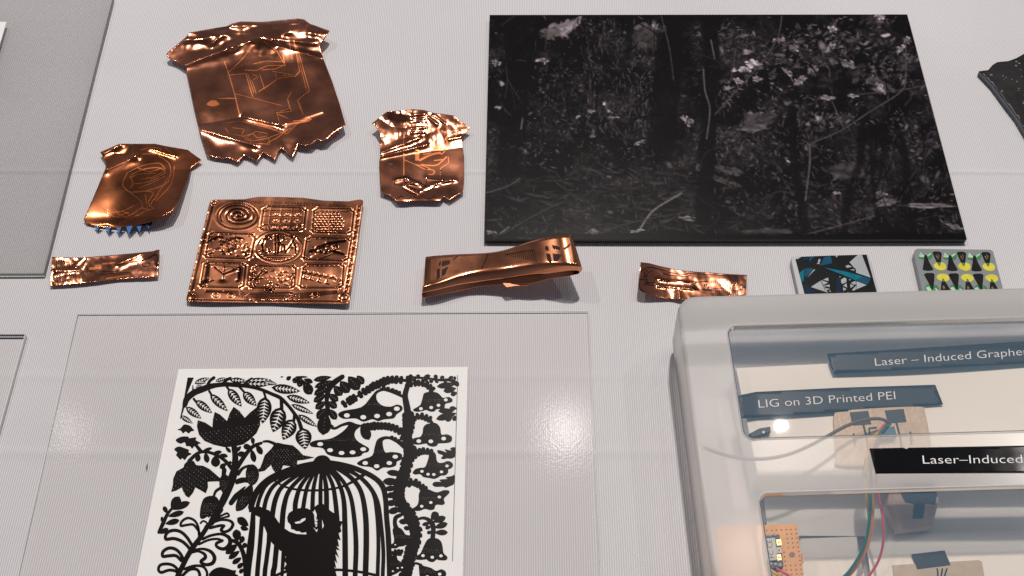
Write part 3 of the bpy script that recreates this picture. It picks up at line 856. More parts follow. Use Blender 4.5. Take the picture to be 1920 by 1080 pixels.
    for k in range(60):
        fx, fy, ph = np.random.uniform(-0.05, 0.05), np.random.uniform(-0.06, 0.06), np.random.uniform(0, 6.28)
        Hn += np.cos(X * fx + Y * fy + ph)
    H += 0.010 * Hn
    base = lambda x, y: 0.0022 + 0.0016 * math.exp(-((x - 700) / 320) ** 2) * max(0, 1 - (y - 60) / 450) + 0.0022 * max(0, (x - 1380) / 250) * 0.8 + 0.0012 * math.sin(x / 170.0) * 0.5
    bz = 0.0022 + 0.0016 * np.exp(-((X - 700) / 320) ** 2) * np.clip(1 - (Y - 60) / 450, 0, None) + 0.00176 * np.clip((X - 1380) / 250, 0, None) + 0.0006 * np.sin(X / 170.0)
    Zz = bz + H * 0.00028
    px = 330 + X / S; py = 360 + Y / S
    k = (CAM_H - Zz) / (FPX * ST + (py - 540) * CT)
    VX = (px - 960) * k; VY = (FPX * CT - (py - 540) * ST) * k
    co = np.stack([VX, VY, Zz], -1).reshape(-1, 3)
    # rounded corners: skip the faces outside
    rx, ry = 0.022, 0.03
    a = np.clip(np.maximum(rx - U, U - (1 - rx)), 0, None) / rx; b = np.clip(np.maximum(ry - V, V - (1 - ry)), 0, None) / ry
    keep = (a * a + b * b) <= 1.0
    faces = []
    for j in range(NV - 1):
        for i in range(NU - 1):
            if keep[j, i] and keep[j, i + 1] and keep[j + 1, i] and keep[j + 1, i + 1]:
                faces.append((j * NU + i, (j + 1) * NU + i, (j + 1) * NU + i + 1, j * NU + i + 1))
    me = bpy.data.meshes.new('sheet'); me.from_pydata(co.tolist(), [], faces); me.update()
    at = me.attributes.new('relief_dark', 'FLOAT', 'POINT'); at.data.foreach_set('value', np.clip(D, 0, 1).reshape(-1).astype(np.float32))  # darker colour, mainly in the sunken parts of the relief
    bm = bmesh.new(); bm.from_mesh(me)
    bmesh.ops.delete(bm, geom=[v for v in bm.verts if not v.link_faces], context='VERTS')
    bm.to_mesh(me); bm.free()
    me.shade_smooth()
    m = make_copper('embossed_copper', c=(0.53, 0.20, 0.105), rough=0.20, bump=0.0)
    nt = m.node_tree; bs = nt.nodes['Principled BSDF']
    an = nt.nodes.new('ShaderNodeAttribute'); an.attribute_name = 'relief_dark'
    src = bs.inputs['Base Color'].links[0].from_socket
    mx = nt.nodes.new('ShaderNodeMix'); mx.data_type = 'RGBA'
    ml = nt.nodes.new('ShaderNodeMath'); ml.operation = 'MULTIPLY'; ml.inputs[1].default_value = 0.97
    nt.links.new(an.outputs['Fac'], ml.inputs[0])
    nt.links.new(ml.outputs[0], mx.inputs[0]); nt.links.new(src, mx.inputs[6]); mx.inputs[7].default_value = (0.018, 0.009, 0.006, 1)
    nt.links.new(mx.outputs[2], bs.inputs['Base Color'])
    root = empty('embossed_plate')
    tag(root, 'square embossed copper plate of nine pictures with CBA in the middle oval', 'copper plate')
    o = link('sheet', me, m, root)
    md = o.modifiers.new('thickness', 'SOLIDIFY'); md.thickness = 0.0004; md.offset = -1
    Zp = ZF(330, 360, S)
    zt = lambda x, y: base((x - 330) * S, (y - 360) * S) + 0.00045
    text('lettering', 'SUPERCONDUCTING', Zp([(500, 92)])[0], Zp([(925, 104)])[0], (1.2, -4.6), zt, M['trace_dark'], root)
    text('lettering', 'ADIABATIC LOGIC BOARD', Zp([(955, 104)])[0], Zp([(1490, 134)])[0], (1.0, -5.4), zt, M['trace_dark'], root)
    text('lettering', 'CBALAQFP 001', Zp([(665, 922)])[0], Zp([(965, 922)])[0], (0.6, -4.6), zt, M['trace_dark'], root)
embossed_plate()

# --- twisted copper band (closed loop pressed flat)
def band():
    Z = ZF(760, 420, 5.333)
    # stations left to right: (back edge, crest line, front edge of the top layer, front edge of the bottom layer) in crop pixels
    st = [((205, 330), (190, 600), (172, 690), (180, 738)), ((300, 318), (300, 578), (330, 656), (330, 712)), ((500, 304), (520, 512), (540, 608), (540, 670)),
          ((800, 290), (780, 455), (770, 575), (770, 620)), ((1000, 258), (1000, 425), (1010, 545), (1010, 602)), ((1200, 190), (1240, 405), (1230, 512), (1240, 598)),
          ((1380, 140), (1420, 400), (1450, 494), (1440, 552)), ((1540, 112), (1600, 410), (1620, 474), (1620, 524)), ((1640, 106), (1690, 420), (1700, 466), (1700, 505))]
    zt = [(.010, .0105, .0085), (.0115, .012, .0095), (.012, .0125, .0085), (.0115, .0125, .008), (.014, .0145, .0105), (.019, .019, .014), (.0235, .023, .018), (.0265, .0255, .0205), (.0265, .0255, .0205)]
    zb = [.0012, .0018, .0032, .0058, .0085, .0110, .0130, .0142, .0155]
    rows = []            # each row: list of points across (back -> front)
    n = len(st)
    def dens(vals, m=6):
        return catmull([tuple(v) for v in vals], False, m)
    tb = dens([(*Z([s[0]])[0], z[0]) for s, z in zip(st, zt)])
    tm = dens([(*Z([s[1]])[0], z[1]) for s, z in zip(st, zt)])
    tf = dens([(*Z([s[2]])[0], z[2]) for s, z in zip(st, zt)])
    bf = dens([(*Z([s[3]])[0], z) for s, z in zip(st, zb)])
    K = 9
    def across(a, m, f):
        A, Mi, F = P(*a), P(*m), P(*f)
        r = []
        for i in range(K):                       # flat patterned part
            r.append(A.lerp(Mi, i / K))
        for i in range(K + 1):                    # rounded fall to the front edge
            t = i / K
            q = Mi.lerp(F, t); q.z += 0.0012 * math.sin(math.pi * t)
            r.append(q)
        return r
    top = [across(a, m, f) for a, m, f in zip(tb, tm, tf)]
    bot = []
    for i, t in enumerate(top):
        A, F = t[0], P(*bf[i])
        th_ = float(np.interp(i / (len(top) - 1) * 8, range(9), [.008, .0075, .005, .003, .0028, .003, .0035, .004, .0035]))
        A2 = Vector((A.x, A.y, A.z - th_))
        gap = float(np.interp(i / (len(top) - 1) * 8, range(9), [.006, .005, .0022, .0007, .0006, .0007, .0025, .0045, .0045]))
        Mx = P(tf[i][0], tf[i][1], tf[i][2] - gap)
        bot.append([A2.lerp(Mx, j / K) for j in range(K)] + [Mx.lerp(F, j / K) for j in range(K + 1)])
    def cap(t, b, sign):
        out = []
        for k in range(1, 7):
            a = math.pi * k / 7
            row = []
            for p, q in zip(t, b):
                c = (p + q) / 2; r = (p.z - q.z) / 2
                # radius vector turns from top to bottom through the outside
                d = Vector((sign, 0, 0)) * math.sin(a) * max(r, 0.0006) * 1.0
                row.append(p.lerp(q, (1 - math.cos(a)) / 2) + d)
            out.append(row)
        return out
    loop = top + cap(top[-1], bot[-1], 1) + bot[::-1] + cap(bot[0], top[0], -1)
    W = 2 * K + 1
    v = [tuple(p) for r in loop for p in r]
    f = []
    R = len(loop)
    for i in range(R):
        for j in range(W - 1):
            a = i * W + j; b = ((i + 1) % R) * W + j
            f.append([a, a + 1, b + 1, b])
    me = bpy.data.meshes.new('strip'); me.from_pydata(v, [], f); me.update(); me.shade_smooth()
    root = empty('copper_band')
    tag(root, 'twisted copper band closed into a flat loop in front of the forest picture', 'copper band')
    o = fix_normals(link('strip', me, M['copper_bright'], root))
    md = o.modifiers.new('thickness', 'SOLIDIFY'); md.thickness = 0.00018; md.offset = 0
    # loose tab of the seam
    tabp = Z([(975, 590), (1240, 600), (1235, 612), (1100, 616), (1020, 630), (1005, 625)])
    MB().prism(tabp, lambda x, y: 0.0088, lambda x, y: 0.0092).build('tab', M['copper_bright'], root)
    # marks etched on the top
    nT = len(top)
    def surf(s, t):
        """s 0..1 left-right, t 0..1 back to crest"""
        x = s * (nT - 1); i = min(int(x), nT - 2); fr = x - i
        y = t * K; j = min(int(y), 2 * K - 1); g = y - j
        return (top[i][j].lerp(top[i][j + 1], g)).lerp(top[i + 1][j].lerp(top[i + 1][j + 1], g), fr) + Vector((0, -0.00005, 0.00028))
    def mark(poly, name='mark', mat=None):
        # poly given in (s, t); fill as a small grid patch between its first four corners
        a, b, c, d = poly
        vv, ff = [], []
        m = 6
        for i in range(m + 1):
            for j in range(m + 1):
                u, w_ = i / m, j / m
                s = (a[0] * (1 - u) + b[0] * u) * (1 - w_) + (d[0] * (1 - u) + c[0] * u) * w_
                t = (a[1] * (1 - u) + b[1] * u) * (1 - w_) + (d[1] * (1 - u) + c[1] * u) * w_
                vv.append(tuple(surf(s, t)))
        for i in range(m):
            for j in range(m):
                q = i * (m + 1) + j
                ff.append([q, q + 1, q + m + 2, q + m + 1])
        me = bpy.data.meshes.new(name); me.from_pydata(vv, [], ff); me.update()
        fix_normals(link(name, me, mat or M['trace_dark'], root))
    def sx(x): return np.interp(x, [p[0][0] * .5 + p[1][0] * .5 for p in st], np.linspace(0, 1, n))
    for q in ([(1405, .33), (1435, .33), (1430, .52), (1400, .48)], [(1400, .6), (1440, .62), (1445, 1.0), (1405, .9)], [(1468, .30), (1545, .40), (1548, .50), (1475, .44)], [(1462, .62), (1545, .66), (1500, .86), (1462, .9)],
              [(1575, .45), (1650, .28), (1655, .34), (1590, .50)], [(810, .05), (822, .05), (775, .96), (765, .96)], [(485, .22), (530, .06), (534, .11), (495, .25)],
              [(380, .25), (460, .25), (455, .42), (375, .46)], [(375, .60), (440, .52), (410, .80), (370, .88)], [(320, .55), (355, .52), (352, .88), (315, .95)], [(345, .30), (368, .22), (366, .38), (342, .44)]):
        mark([(sx(x), t) for x, t in q])
    for k in range(16):
        x = 1285 - k * 19
        mark([(sx(x), 0.40 - 0.010 * k), (sx(x + 5), 0.40 - 0.010 * k), (sx(x + 7), 0.92 - 0.035 * k), (sx(x + 2), 0.92 - 0.035 * k)], 'comb_line')
    mark([(sx(1000), .28), (sx(1290), .38), (sx(1290), .41), (sx(1000), .31)], 'comb_line')
    for k in range(7):
        x = 200 + 10 * k
        mark([(sx(x), .08), (sx(x + 3), .08), (sx(x + 3), .9), (sx(x), .9)], 'comb_line')
band()

# ------------------------------------------------------------------ forest picture on a black board
def forest_board():
    root = empty('forest_board')
    tag(root, 'large black board with a dark monochrome forest picture', 'picture')
    zt = 0.0042
    C = [(918, 28), (1701, 27), (1813, 449), (908, 449)]
    prism('board', C, 0.0001, zt - 0.0002, M['black_board'], root, 0.0004)
    NU, NV = 620, 380
    c3 = [P(x, y, zt) for x, y in C]
    ins = 0.0012
    U, V = np.meshgrid(np.linspace(0, 1, NU), np.linspace(0, 1, NV))
    def bil(k):
        a, b, c, d = (p[k] for p in c3)
        return (a * (1 - U) + b * U) * (1 - V) + (d * (1 - U) + c * U) * V
    WX, WY = bil(0), bil(1)
    # photo coordinates of each vertex
    den = (WY * CT * 0)
    yc = WY * ST * 0
    dz = CAM_H - zt
    fwd = WY * CT + dz * ST
    PX = 960 + FPX * WX / fwd
    PY = 540 + FPX * (dz * CT - WY * ST) / fwd
    rs = np.random.RandomState(12)
    def vnoise(fx, fy, seed):
        r = np.random.RandomState(seed)
        gx, gy = int(fx) + 2, int(fy) + 2
        g = r.rand(gy, gx)
        x = U * fx; y = V * fy
        i = np.minimum(x.astype(int), gx - 2); j = np.minimum(y.astype(int), gy - 2)
        u = x - i; v = y - j
        u = u * u * (3 - 2 * u); v = v * v * (3 - 2 * v)
        return (g[j, i] * (1 - u) + g[j, i + 1] * u) * (1 - v) + (g[j + 1, i] * (1 - u) + g[j + 1, i + 1] * u) * v
    cl = 0.5 * vnoise(14, 9, 1) + 0.3 * vnoise(40, 26, 2) + 0.2 * vnoise(110, 75, 3)
    fine = 0.5 * vnoise(150, 100, 5) + 0.5 * vnoise(290, 190, 6)
    Lm = 0.004 + 0.075 * np.clip(cl - 0.46, 0, 1) * (0.2 + 1.6 * np.clip(fine - 0.35, 0, 1))
    # mass of foliage marks: elongated dabs
    dens = np.clip(0.5 * vnoise(9, 6, 21) + 0.5 * vnoise(22, 14, 22) - 0.36, 0, 1)
    PYr = PY[:, NU // 2].copy()
    def dab(x, y, a, b, ang, val, soft=1.0, cv=0.05):
        ra = 1.9 * max(a, b) + 2
        j0, j1 = np.searchsorted(PYr, (y - ra, y + ra))
        if j1 <= j0: return
        i0, i1 = np.searchsorted(PX[(j0 + j1) // 2 - (1 if j1 == NV else 0)], (x - ra - 4, x + ra + 4))
        if i1 <= i0: return
        m = (slice(j0, j1), slice(i0, i1))
        dx = PX[m] - x; dy = PY[m] - y
        u = dx * math.cos(ang) + dy * math.sin(ang); v = -dx * math.sin(ang) + dy * math.cos(ang)
        v = v + cv * u * u / a
        r = (u / a) ** 2 + (v / b) ** 2
        g = np.exp(-r ** (1.5 / soft)) * (0.55 + 0.9 * fine[m])
        Lm[m] = Lm[m] * (1 - 0.5 * np.clip(g, 0, 1)) + val * g
    def line(pts, wd, val, dark=False):
        pp = catmull(pts, False, 10)
        for (x0, y0), (x1, y1) in zip(pp[:-1], pp[1:]):
            m = (PX > min(x0, x1) - 4 * wd) & (PX < max(x0, x1) + 4 * wd) & (PY > min(y0, y1) - 4 * wd) & (PY < max(y0, y1) + 4 * wd)
            if not m.any(): continue
            dx, dy = x1 - x0, y1 - y0
            t = np.clip(((PX[m] - x0) * dx + (PY[m] - y0) * dy) / (dx * dx + dy * dy + 1e-6), 0, 1)
            g = np.exp(-((PX[m] - x0 - t * dx) ** 2 + (PY[m] - y0 - t * dy) ** 2) / wd ** 2)
            g = g * (0.35 + 0.9 * np.clip(fine[m] * 1.4 - 0.1, 0, 1))
            g = np.clip(g, 0, 1)
            Lm[m] = Lm[m] * (1 - g) + 0.7 * val * g
    n = 0
    while n < 20000:
        x, y = rs.uniform(912, 1810), rs.uniform(30, 450)
        right = x > 1340
        p = 0.8 if (right and y < 280) else (0.75 if y < 300 else 0.4)
        if 1225 < x < 1300 and y < 300: p *= 0.12
        if 935 < x < 1010 and y < 230: p *= 0.25
        n += 1
        if rs.rand() > p: continue
        s = rs.gamma(2.0, 1.0)
        if dens[np.searchsorted(PYr, y) - 1, int((x - 908) / 906 * (NU - 1))] * 3.2 < rs.rand(): continue
        a = (1.1 + 0.95 * s) * (1.25 if right else 0.8)
        val = min(0.22, 0.007 + 0.019 * rs.gamma(0.8, 1.0) * (1.6 if right and y < 240 else 1.0))
        dab(x, y, a, a * rs.uniform(0.18, 0.55), rs.normal(0.0, 0.9), val, 0.8, rs.normal(0, 0.12))
    # hanging wisps
    for k in range(420):
        x = rs.uniform(1100, 1240) if k % 2 else rs.uniform(915, 1800)
        y = rs.uniform(30, 250) if k % 2 else rs.uniform(60, 440)
        dab(x, y, rs.uniform(3, 9), rs.uniform(0.7, 1.4), math.pi / 2 + rs.normal(0, 0.4), rs.uniform(0.01, 0.05))
    # sky gaps and bright leaves
    for x, y, a, b, an, vl in ((1050, 55, 28, 13, -0.3, 0.30), (1068, 45, 22, 10, -0.4, 0.40), (1030, 62, 22, 10, 0.1, 0.16), (1215, 55, 24, 12, 0.1, 0.16), (1210, 72, 26, 16, 0, 0.09), (1235, 50, 14, 8, 0.5, 0.2),
                               (930, 118, 9, 6, 0, 0.22), (1018, 113, 12, 6, 0.1, 0.25), (940, 158, 6, 5, 0, 0.3), (935, 200, 6, 4, 0, 0.2), (1132, 195, 4, 3, 0, 0.45), (1284, 223, 9, 6, 0.3, 0.36), (1292, 229, 9, 8, 0, 0.16),
                               (1412, 119, 14, 8, 0.1, 0.50), (1396, 131, 12, 7, 0, 0.30), (1385, 152, 12, 6, 0.3, 0.25), (1364, 165, 9, 4, 0, 0.32), (1376, 131, 6, 4, 0, 0.5), (1398, 96, 8, 5, 0, 0.35), (1420, 148, 10, 6, 0, 0.2),
                               (1661, 64, 8, 5, 0, 0.4), (1649, 30, 12, 6, 0, 0.35), (1560, 55, 10, 7, 0.7, 0.28), (1555, 88, 12, 7, -0.6, 0.22), (1650, 160, 30, 12, 0.4, 0.12), (1652, 165, 12, 5, 0.8, 0.38), (1600, 180, 10, 4, 0.1, 0.32),
                               (1550, 183, 16, 5, 0.1, 0.3), (1540, 85, 8, 14, 0, 0.14), (1690, 90, 12, 5, -0.6, 0.3), (1700, 75, 10, 6, 0.3, 0.2), (1535, 218, 7, 6, 0, 0.2), (1410, 240, 24, 8, 0, 0.22), (1420, 225, 30, 14, -0.2, 0.10),
                               (1475, 303, 8, 3, 0, 0.3), (1570, 362, 9, 3, 0, 0.35), (1740, 386, 44, 4, 0.02, 0.30), (1660, 380, 26, 6, -0.2, 0.30), (1650, 365, 14, 8, 0, 0.16), (1590, 320, 30, 16, 0, 0.10), (1640, 350, 20, 20, 0, 0.06),
                               (1200, 267, 12, 4, -0.3, 0.22), (1150, 220, 10, 3, 0, 0.2), (1085, 218, 6, 4, 0, 0.28), (1105, 208, 7, 4, 0, 0.25), (1145, 210, 8, 3, 0, 0.25), (1110, 254, 6, 4, 0, 0.22), (980, 280, 7, 5, 0, 0.2),
                               (960, 275, 6, 3, 0, 0.2), (1195, 433, 12, 3, -0.1, 0.3), (1115, 434, 12, 5, 0, 0.16), (925, 438, 12, 5, 0.2, 0.2), (985, 446, 14, 4, 0.1, 0.2), (1290, 410, 14, 5, 0.1, 0.18), (1790, 425, 16, 5, 0.3, 0.2),
                               (1440, 435, 40, 7, 0, 0.10), (1365, 318, 24, 9, 0.2, 0.12), (1360, 340, 30, 5, 0.3, 0.12), (1310, 320, 5, 14, 0.2, 0.10), (1460, 75, 12, 5, 0, 0.2), (1490, 90, 10, 5, 0.4, 0.22), (1500, 150, 14, 6, -0.5, 0.2),
                               (1475, 135, 12, 5, 0.6, 0.2), (1525, 135, 9, 12, 0, 0.14), (1590, 120, 14, 8, 0.3, 0.15)):
        if a > 18: vl *= 0.6
        if a > 8:
            for q in range(int(5 + a * 0.8)):
                t_, r_ = rs.uniform(0, 6.28), math.sqrt(rs.rand())
                cx_, cy_ = x + math.cos(an) * a * r_ * math.cos(t_) - math.sin(an) * b * r_ * math.sin(t_), y + math.sin(an) * a * r_ * math.cos(t_) + math.cos(an) * b * r_ * math.sin(t_)
                dab(cx_, cy_, a * rs.uniform(0.14, 0.36), b * rs.uniform(0.14, 0.34), an + rs.normal(0, 0.5 if a < 2.5 * b else 0.08), vl * (rs.uniform(0.4, 1.0) if a < 15 else rs.uniform(0.2, 0.75)), 0.7, rs.normal(0, 0.1))
            dab(x, y, a * 0.75, b * 0.6, an, vl * 0.28, 0.8)
        else:
            for q in range(3):
                dab(x + rs.normal(0, a * .35), y + rs.normal(0, b * .4), a * rs.uniform(.4, .85), b * rs.uniform(.3, .6), an + rs.normal(0, .5), vl * rs.uniform(.4, .9), 0.8, rs.normal(0, .15))
    # the pale forest floor: long horizontal strokes
    for k in range(260):
        x = rs.uniform(1000, 1320) if k < 150 else rs.uniform(915, 1800)
        y = rs.uniform(315, 440) if k < 150 else rs.uniform(330, 445)
        dab(x, y, rs.uniform(5, 18), rs.uniform(0.9, 2.4), rs.normal(0.05, 0.3), rs.uniform(0.005, 0.03))
    # trunks
    def trunk(pts, wd, k=0.93):
        xs = np.interp(PY, [p[1] for p in pts], [p[0] for p in pts])
        ok = (PY > pts[0][1] - 2) & (PY < pts[-1][1] + 2)
        e = np.clip((wd / 2 + 3 * (fine - 0.5) * 3 - np.abs(PX - xs)) / 4, 0, 1) * ok
        Lm[:] = Lm * (1 - k * e) + 0.004 * k * e
    trunk([(968, 30), (972, 130), (962, 250), (955, 330)], 52, 0.85)
    trunk([(1258, 28), (1252, 150), (1240, 250), (1235, 300)], 54, 0.85)
    trunk([(1332, 28), (1335, 150), (1325, 300), (1318, 420)], 34, 0.9)
    trunk([(1180, 28), (1178, 110)], 18, 0.8)
    trunk([(1486, 200), (1488, 300), (1502, 380), (1512, 450)], 20, 0.9)
    trunk([(1618, 200), (1615, 300), (1590, 370), (1580, 450)], 20, 0.85)
    trunk([(1632, 270), (1640, 380), (1655, 450)], 12, 0.9)
    trunk([(1660, 250), (1650, 330), (1635, 380)], 9, 0.9)
    trunk([(1690, 250), (1702, 330), (1696, 400)], 18, 0.85)
    trunk([(1415, 280), (1440, 330), (1470, 400)], 12, 0.7)
    for k in range(150):
        x, y = rs.uniform(912, 1800), rs.uniform(40, 440)
        l_, an_ = rs.uniform(15, 60), rs.normal(-1.2, 0.7)
        bx_, by_ = rs.normal(0, 6), rs.normal(0, 6)
        line([(x, y), (x + l_ * .5 * math.cos(an_) + bx_, y + l_ * .5 * math.sin(an_) + by_), (x + l_ * math.cos(an_), y + l_ * math.sin(an_))], rs.uniform(0.7, 1.5), 0.004 if k % 3 else rs.uniform(0.012, 0.035))
    # twigs
    for pts, wd, vl in (([(1198, 433), (1225, 395), (1278, 362)], 1.8, 0.20), ([(925, 448), (955, 425)], 1.3, 0.22), ([(940, 440), (1000, 405), (1045, 382)], 1.2, 0.05), ([(910, 362), (950, 350), (975, 335)], 1.0, 0.10),
                        ([(1466, 30), (1458, 70), (1430, 115), (1395, 155), (1340, 215)], 1.4, 0.07), ([(1698, 72), (1698, 150), (1685, 175), (1630, 210), (1580, 243), (1523, 268)], 1.4, 0.08), ([(1518, 270), (1518, 310), (1510, 376)], 1.6, 0.12),
                        ([(1319, 130), (1322, 170), (1331, 205), (1325, 260)], 1.4, 0.12), ([(1240, 30), (1255, 90), (1263, 150)], 1.2, 0.06), ([(1175, 55), (1200, 42), (1215, 30)], 2.0, 0.004), ([(1440, 455), (1540, 432), (1640, 405)], 1.2, 0.08),
                        ([(1735, 160), (1680, 170), (1600, 178)], 1.2, 0.06), ([(1380, 90), (1370, 150), (1360, 155)], 1.0, 0.08), ([(1120, 440), (1180, 418), (1300, 395)], 1.1, 0.05), ([(1333, 75), (1340, 110)], 1.3, 0.12), ([(980, 222), (977, 242)], 1.5, 0.12),
                        ([(1560, 190), (1582, 240)], 1.4, 0.07), ([(1740, 250), (1730, 330)], 1.2, 0.03), ([(1200, 45), (1225, 60), (1235, 75)], 1.5, 0.004)):
        line(pts, wd * 0.8, vl)
    Lm *= 1 - 0.9 * np.clip((V - 0.972) / 0.01, 0, 1)
    Lm = np.clip(Lm * 1.2, 0.003, 0.55)
    warm = vnoise(60, 40, 33)
    R = Lm * (1.0 + 0.12 * warm); G = Lm * 0.90; B = Lm * (0.92 + 0.10 * (1 - warm))
    inset = np.stack([WX, WY, np.full_like(WX, zt)], -1).reshape(-1, 3)
    faces = [(j * NU + i, (j + 1) * NU + i, (j + 1) * NU + i + 1, j * NU + i + 1) for j in range(NV - 1) for i in range(NU - 1)]
    me = bpy.data.meshes.new('print'); me.from_pydata(inset.tolist(), [], faces); me.update()
    ca = me.color_attributes.new('ink', 'FLOAT_COLOR', 'POINT')
    ca.data.foreach_set('color', np.stack([R, G, B, np.ones_like(R)], -1).reshape(-1).astype(np.float32))
    m, nt, N, L, b = newmat('forest_print')
    an = N.new('ShaderNodeAttribute'); an.attribute_name = 'ink'
    L.new(an.outputs['Color'], b.inputs['Base Color'])
    b.inputs['Roughness'].default_value = 0.2; b.inputs['Specular IOR Level'].default_value = 0.2
    link('print', me, m, root)
forest_board()

# dark curled piece at the right border
def dark_piece():
    Z = ZF(1380, 10, 2.348)
    ol = Z([(1070, 290), (1110, 285), (1130, 262), (1150, 250), (1200, 245), (1235, 232), (1268, 213), (1330, 190), (1420, 190), (1480, 300), (1480, 640), (1340, 640), (1300, 600), (1268, 545), (1235, 490), (1190, 430), (1130, 350)])
    zf = lambda x, y: 0.0030 + 0.0008 * fn(x, y, 60, 3)
    root = empty('dark_fragment')
    tag(root, 'torn dark speckled piece with a grey edge at the right border', 'picture fragment')
    m = plain('dark_fragment_print', (0.010, 0.009, 0.009), 0.4, var=0.6, scale=120, spec=0.3)
    foil('print', ol, zf, m, root, 4, 0.0006)
    rs = random.Random(5)
    sm = plain('pale_fleck', (0.16, 0.14, 0.14), 0.6)
    mb = MB()
    k = 0
    while k < 60:
        x, y = rs.uniform(1840, 1925), rs.uniform(100, 245)
        if not inside(ol, x, y): k += 1; continue
        k += 1
        a = rs.uniform(0.6, 2.6)
        mb.prism([(x + a * math.cos(t) * 1.3, y + a * 0.6 * math.sin(t) + 0.3 * a * math.cos(2 * t)) for t in [i * math.pi / 3 for i in range(6)]], lambda q, r: zf(q, r) - 0.0001, lambda q, r: zf(q, r) + 0.0001)
    o = mb.build('flecks', sm, root); o['kind'] = 'stuff'
    ed = Z([(1070, 290), (1130, 350), (1190, 430), (1235, 490), (1268, 545), (1300, 600), (1300, 612), (1264, 556), (1230, 500), (1186, 440), (1124, 358), (1068, 298)])
    prism('edge', ed, lambda x, y: 0.0005, lambda x, y: zf(x, y) - 0.0003, plain('grey_edge', (0.05, 0.06, 0.08), 0.4), root)
dark_piece()

# ------------------------------------------------------------------ printed tiles
def tile_teal():
    Z = ZF(1470, 465, 10.105)
    root = empty('printed_tile')
    tag(root, 'square tile printed with black and teal shards', 'tile', 'printed tiles')
    zt = 0.0042
    prism('body', Z([(150, 168), (170, 160), (1570, 118), (1605, 125), (1900, 1280), (1880, 1300), (400, 1340), (380, 1320), (140, 240)]), 0.0002, zt, plain('grey_resin', (0.42, 0.42, 0.43), 0.45), root, 0.0005)
    blk = plain('tile_black', (0.006, 0.007, 0.009), 0.25, spec=0.15)
    prism('print', Z([(218, 215), (330, 165), (900, 142), (1565, 124), (1870, 1240), (500, 1290)]), zt - 0.0001, zt + 0.00015, blk, root)
    grey = plain('tile_grey', (0.30, 0.33, 0.34), 0.4, var=0.08)
    t1 = plain('tile_teal', (0.004, 0.15, 0.21), 0.25, spec=0.1, var=0.35, scale=90)
    t2 = plain('tile_blue', (0.008, 0.07, 0.125), 0.25, spec=0.1, var=0.3, scale=90)
    t3 = plain('tile_navy', (0.008, 0.022, 0.045), 0.25, spec=0.1)
    A = 0.0003
    shapes = [(grey, [(1400, 128), (1475, 126), (1640, 560), (1365, 468), (1340, 380), (1240, 270)]), (t1, [(760, 370), (870, 390), (1190, 450), (1480, 535), (1350, 610), (1150, 520)]), (t2, [(1480, 535), (1640, 580), (1590, 690), (1350, 612)]),
              (t2, [(760, 175), (880, 150), (915, 290), (685, 335)]), (t2, [(480, 170), (590, 155), (480, 265)]), (t1, [(385, 395), (370, 635), (330, 635), (295, 475)]), (t2, [(395, 390), (500, 380), (560, 400), (410, 560), (390, 520)]),
              (grey, [(595, 405), (440, 560), (560, 410)]), (grey, [(660, 205), (690, 215), (685, 265), (640, 270)]), (grey, [(660, 260), (680, 305), (620, 300)]), (grey, [(965, 142), (1025, 140), (1000, 180)]),
              (grey, [(835, 560), (848, 625), (740, 600)]), (grey, [(710, 610), (835, 655), (765, 690), (745, 720), (860, 690), (870, 740), (780, 720), (780, 760), (880, 775), (800, 800), (835, 845), (510, 738)]),
              (grey, [(870, 805), (895, 828), (850, 822)]), (grey, [(1165, 340), (1220, 320), (1290, 355), (1190, 375)]), (grey, [(1330, 400), (1335, 430), (1250, 410)]), (grey, [(1300, 310), (1335, 350), (1345, 390), (1290, 330)]),
              (grey, [(1080, 600), (1140, 560), (1180, 575), (1185, 640), (1110, 680), (1085, 660)]), (grey, [(1185, 665), (1195, 750), (1120, 715)]), (grey, [(1115, 745), (1185, 775), (1130, 815)]), (grey, [(1270, 660), (1360, 620), (1360, 690), (1310, 690)]),
              (grey, [(1255, 680), (1325, 715), (1260, 755)]), (grey, [(1375, 630), (1565, 700), (1310, 810), (1290, 790), (1360, 720)]), (grey, [(1180, 860), (1220, 830), (1215, 860)]), (grey, [(1230, 590), (1270, 600), (1240, 615)]),
              (t3, [(1000, 545), (1060, 560), (1075, 850), (990, 855)]), (t3, [(370, 640), (480, 760), (640, 850), (400, 850)]), (t3, [(330, 190), (470, 175), (470, 230), (380, 250)]), (grey, [(1045, 535), (1080, 540), (1060, 556)]), (grey, [(225, 205), (320, 172), (260, 210)]),
              (t2, [(600, 900), (900, 920), (760, 1150)]), (grey, [(1000, 930), (1500, 900), (1300, 1150)])]
    for k, (m, p) in enumerate(shapes):
        prism('shard', Z(p), zt + 0.0001, zt + A + 0.00001 * k, m, root)
    for a, b in (((700, 620), (780, 790)), ((1360, 620), (1365, 800)), ((1345, 380), (1360, 465))):
        mb = MB(); ribbon_strip(mb, Z([a, ((a[0] + b[0]) / 2 + 10, (a[1] + b[1]) / 2), b]), [0.7] * 3, zt, zt + 0.0008); fix_normals(mb.build('line', blk, root))
tile_teal()

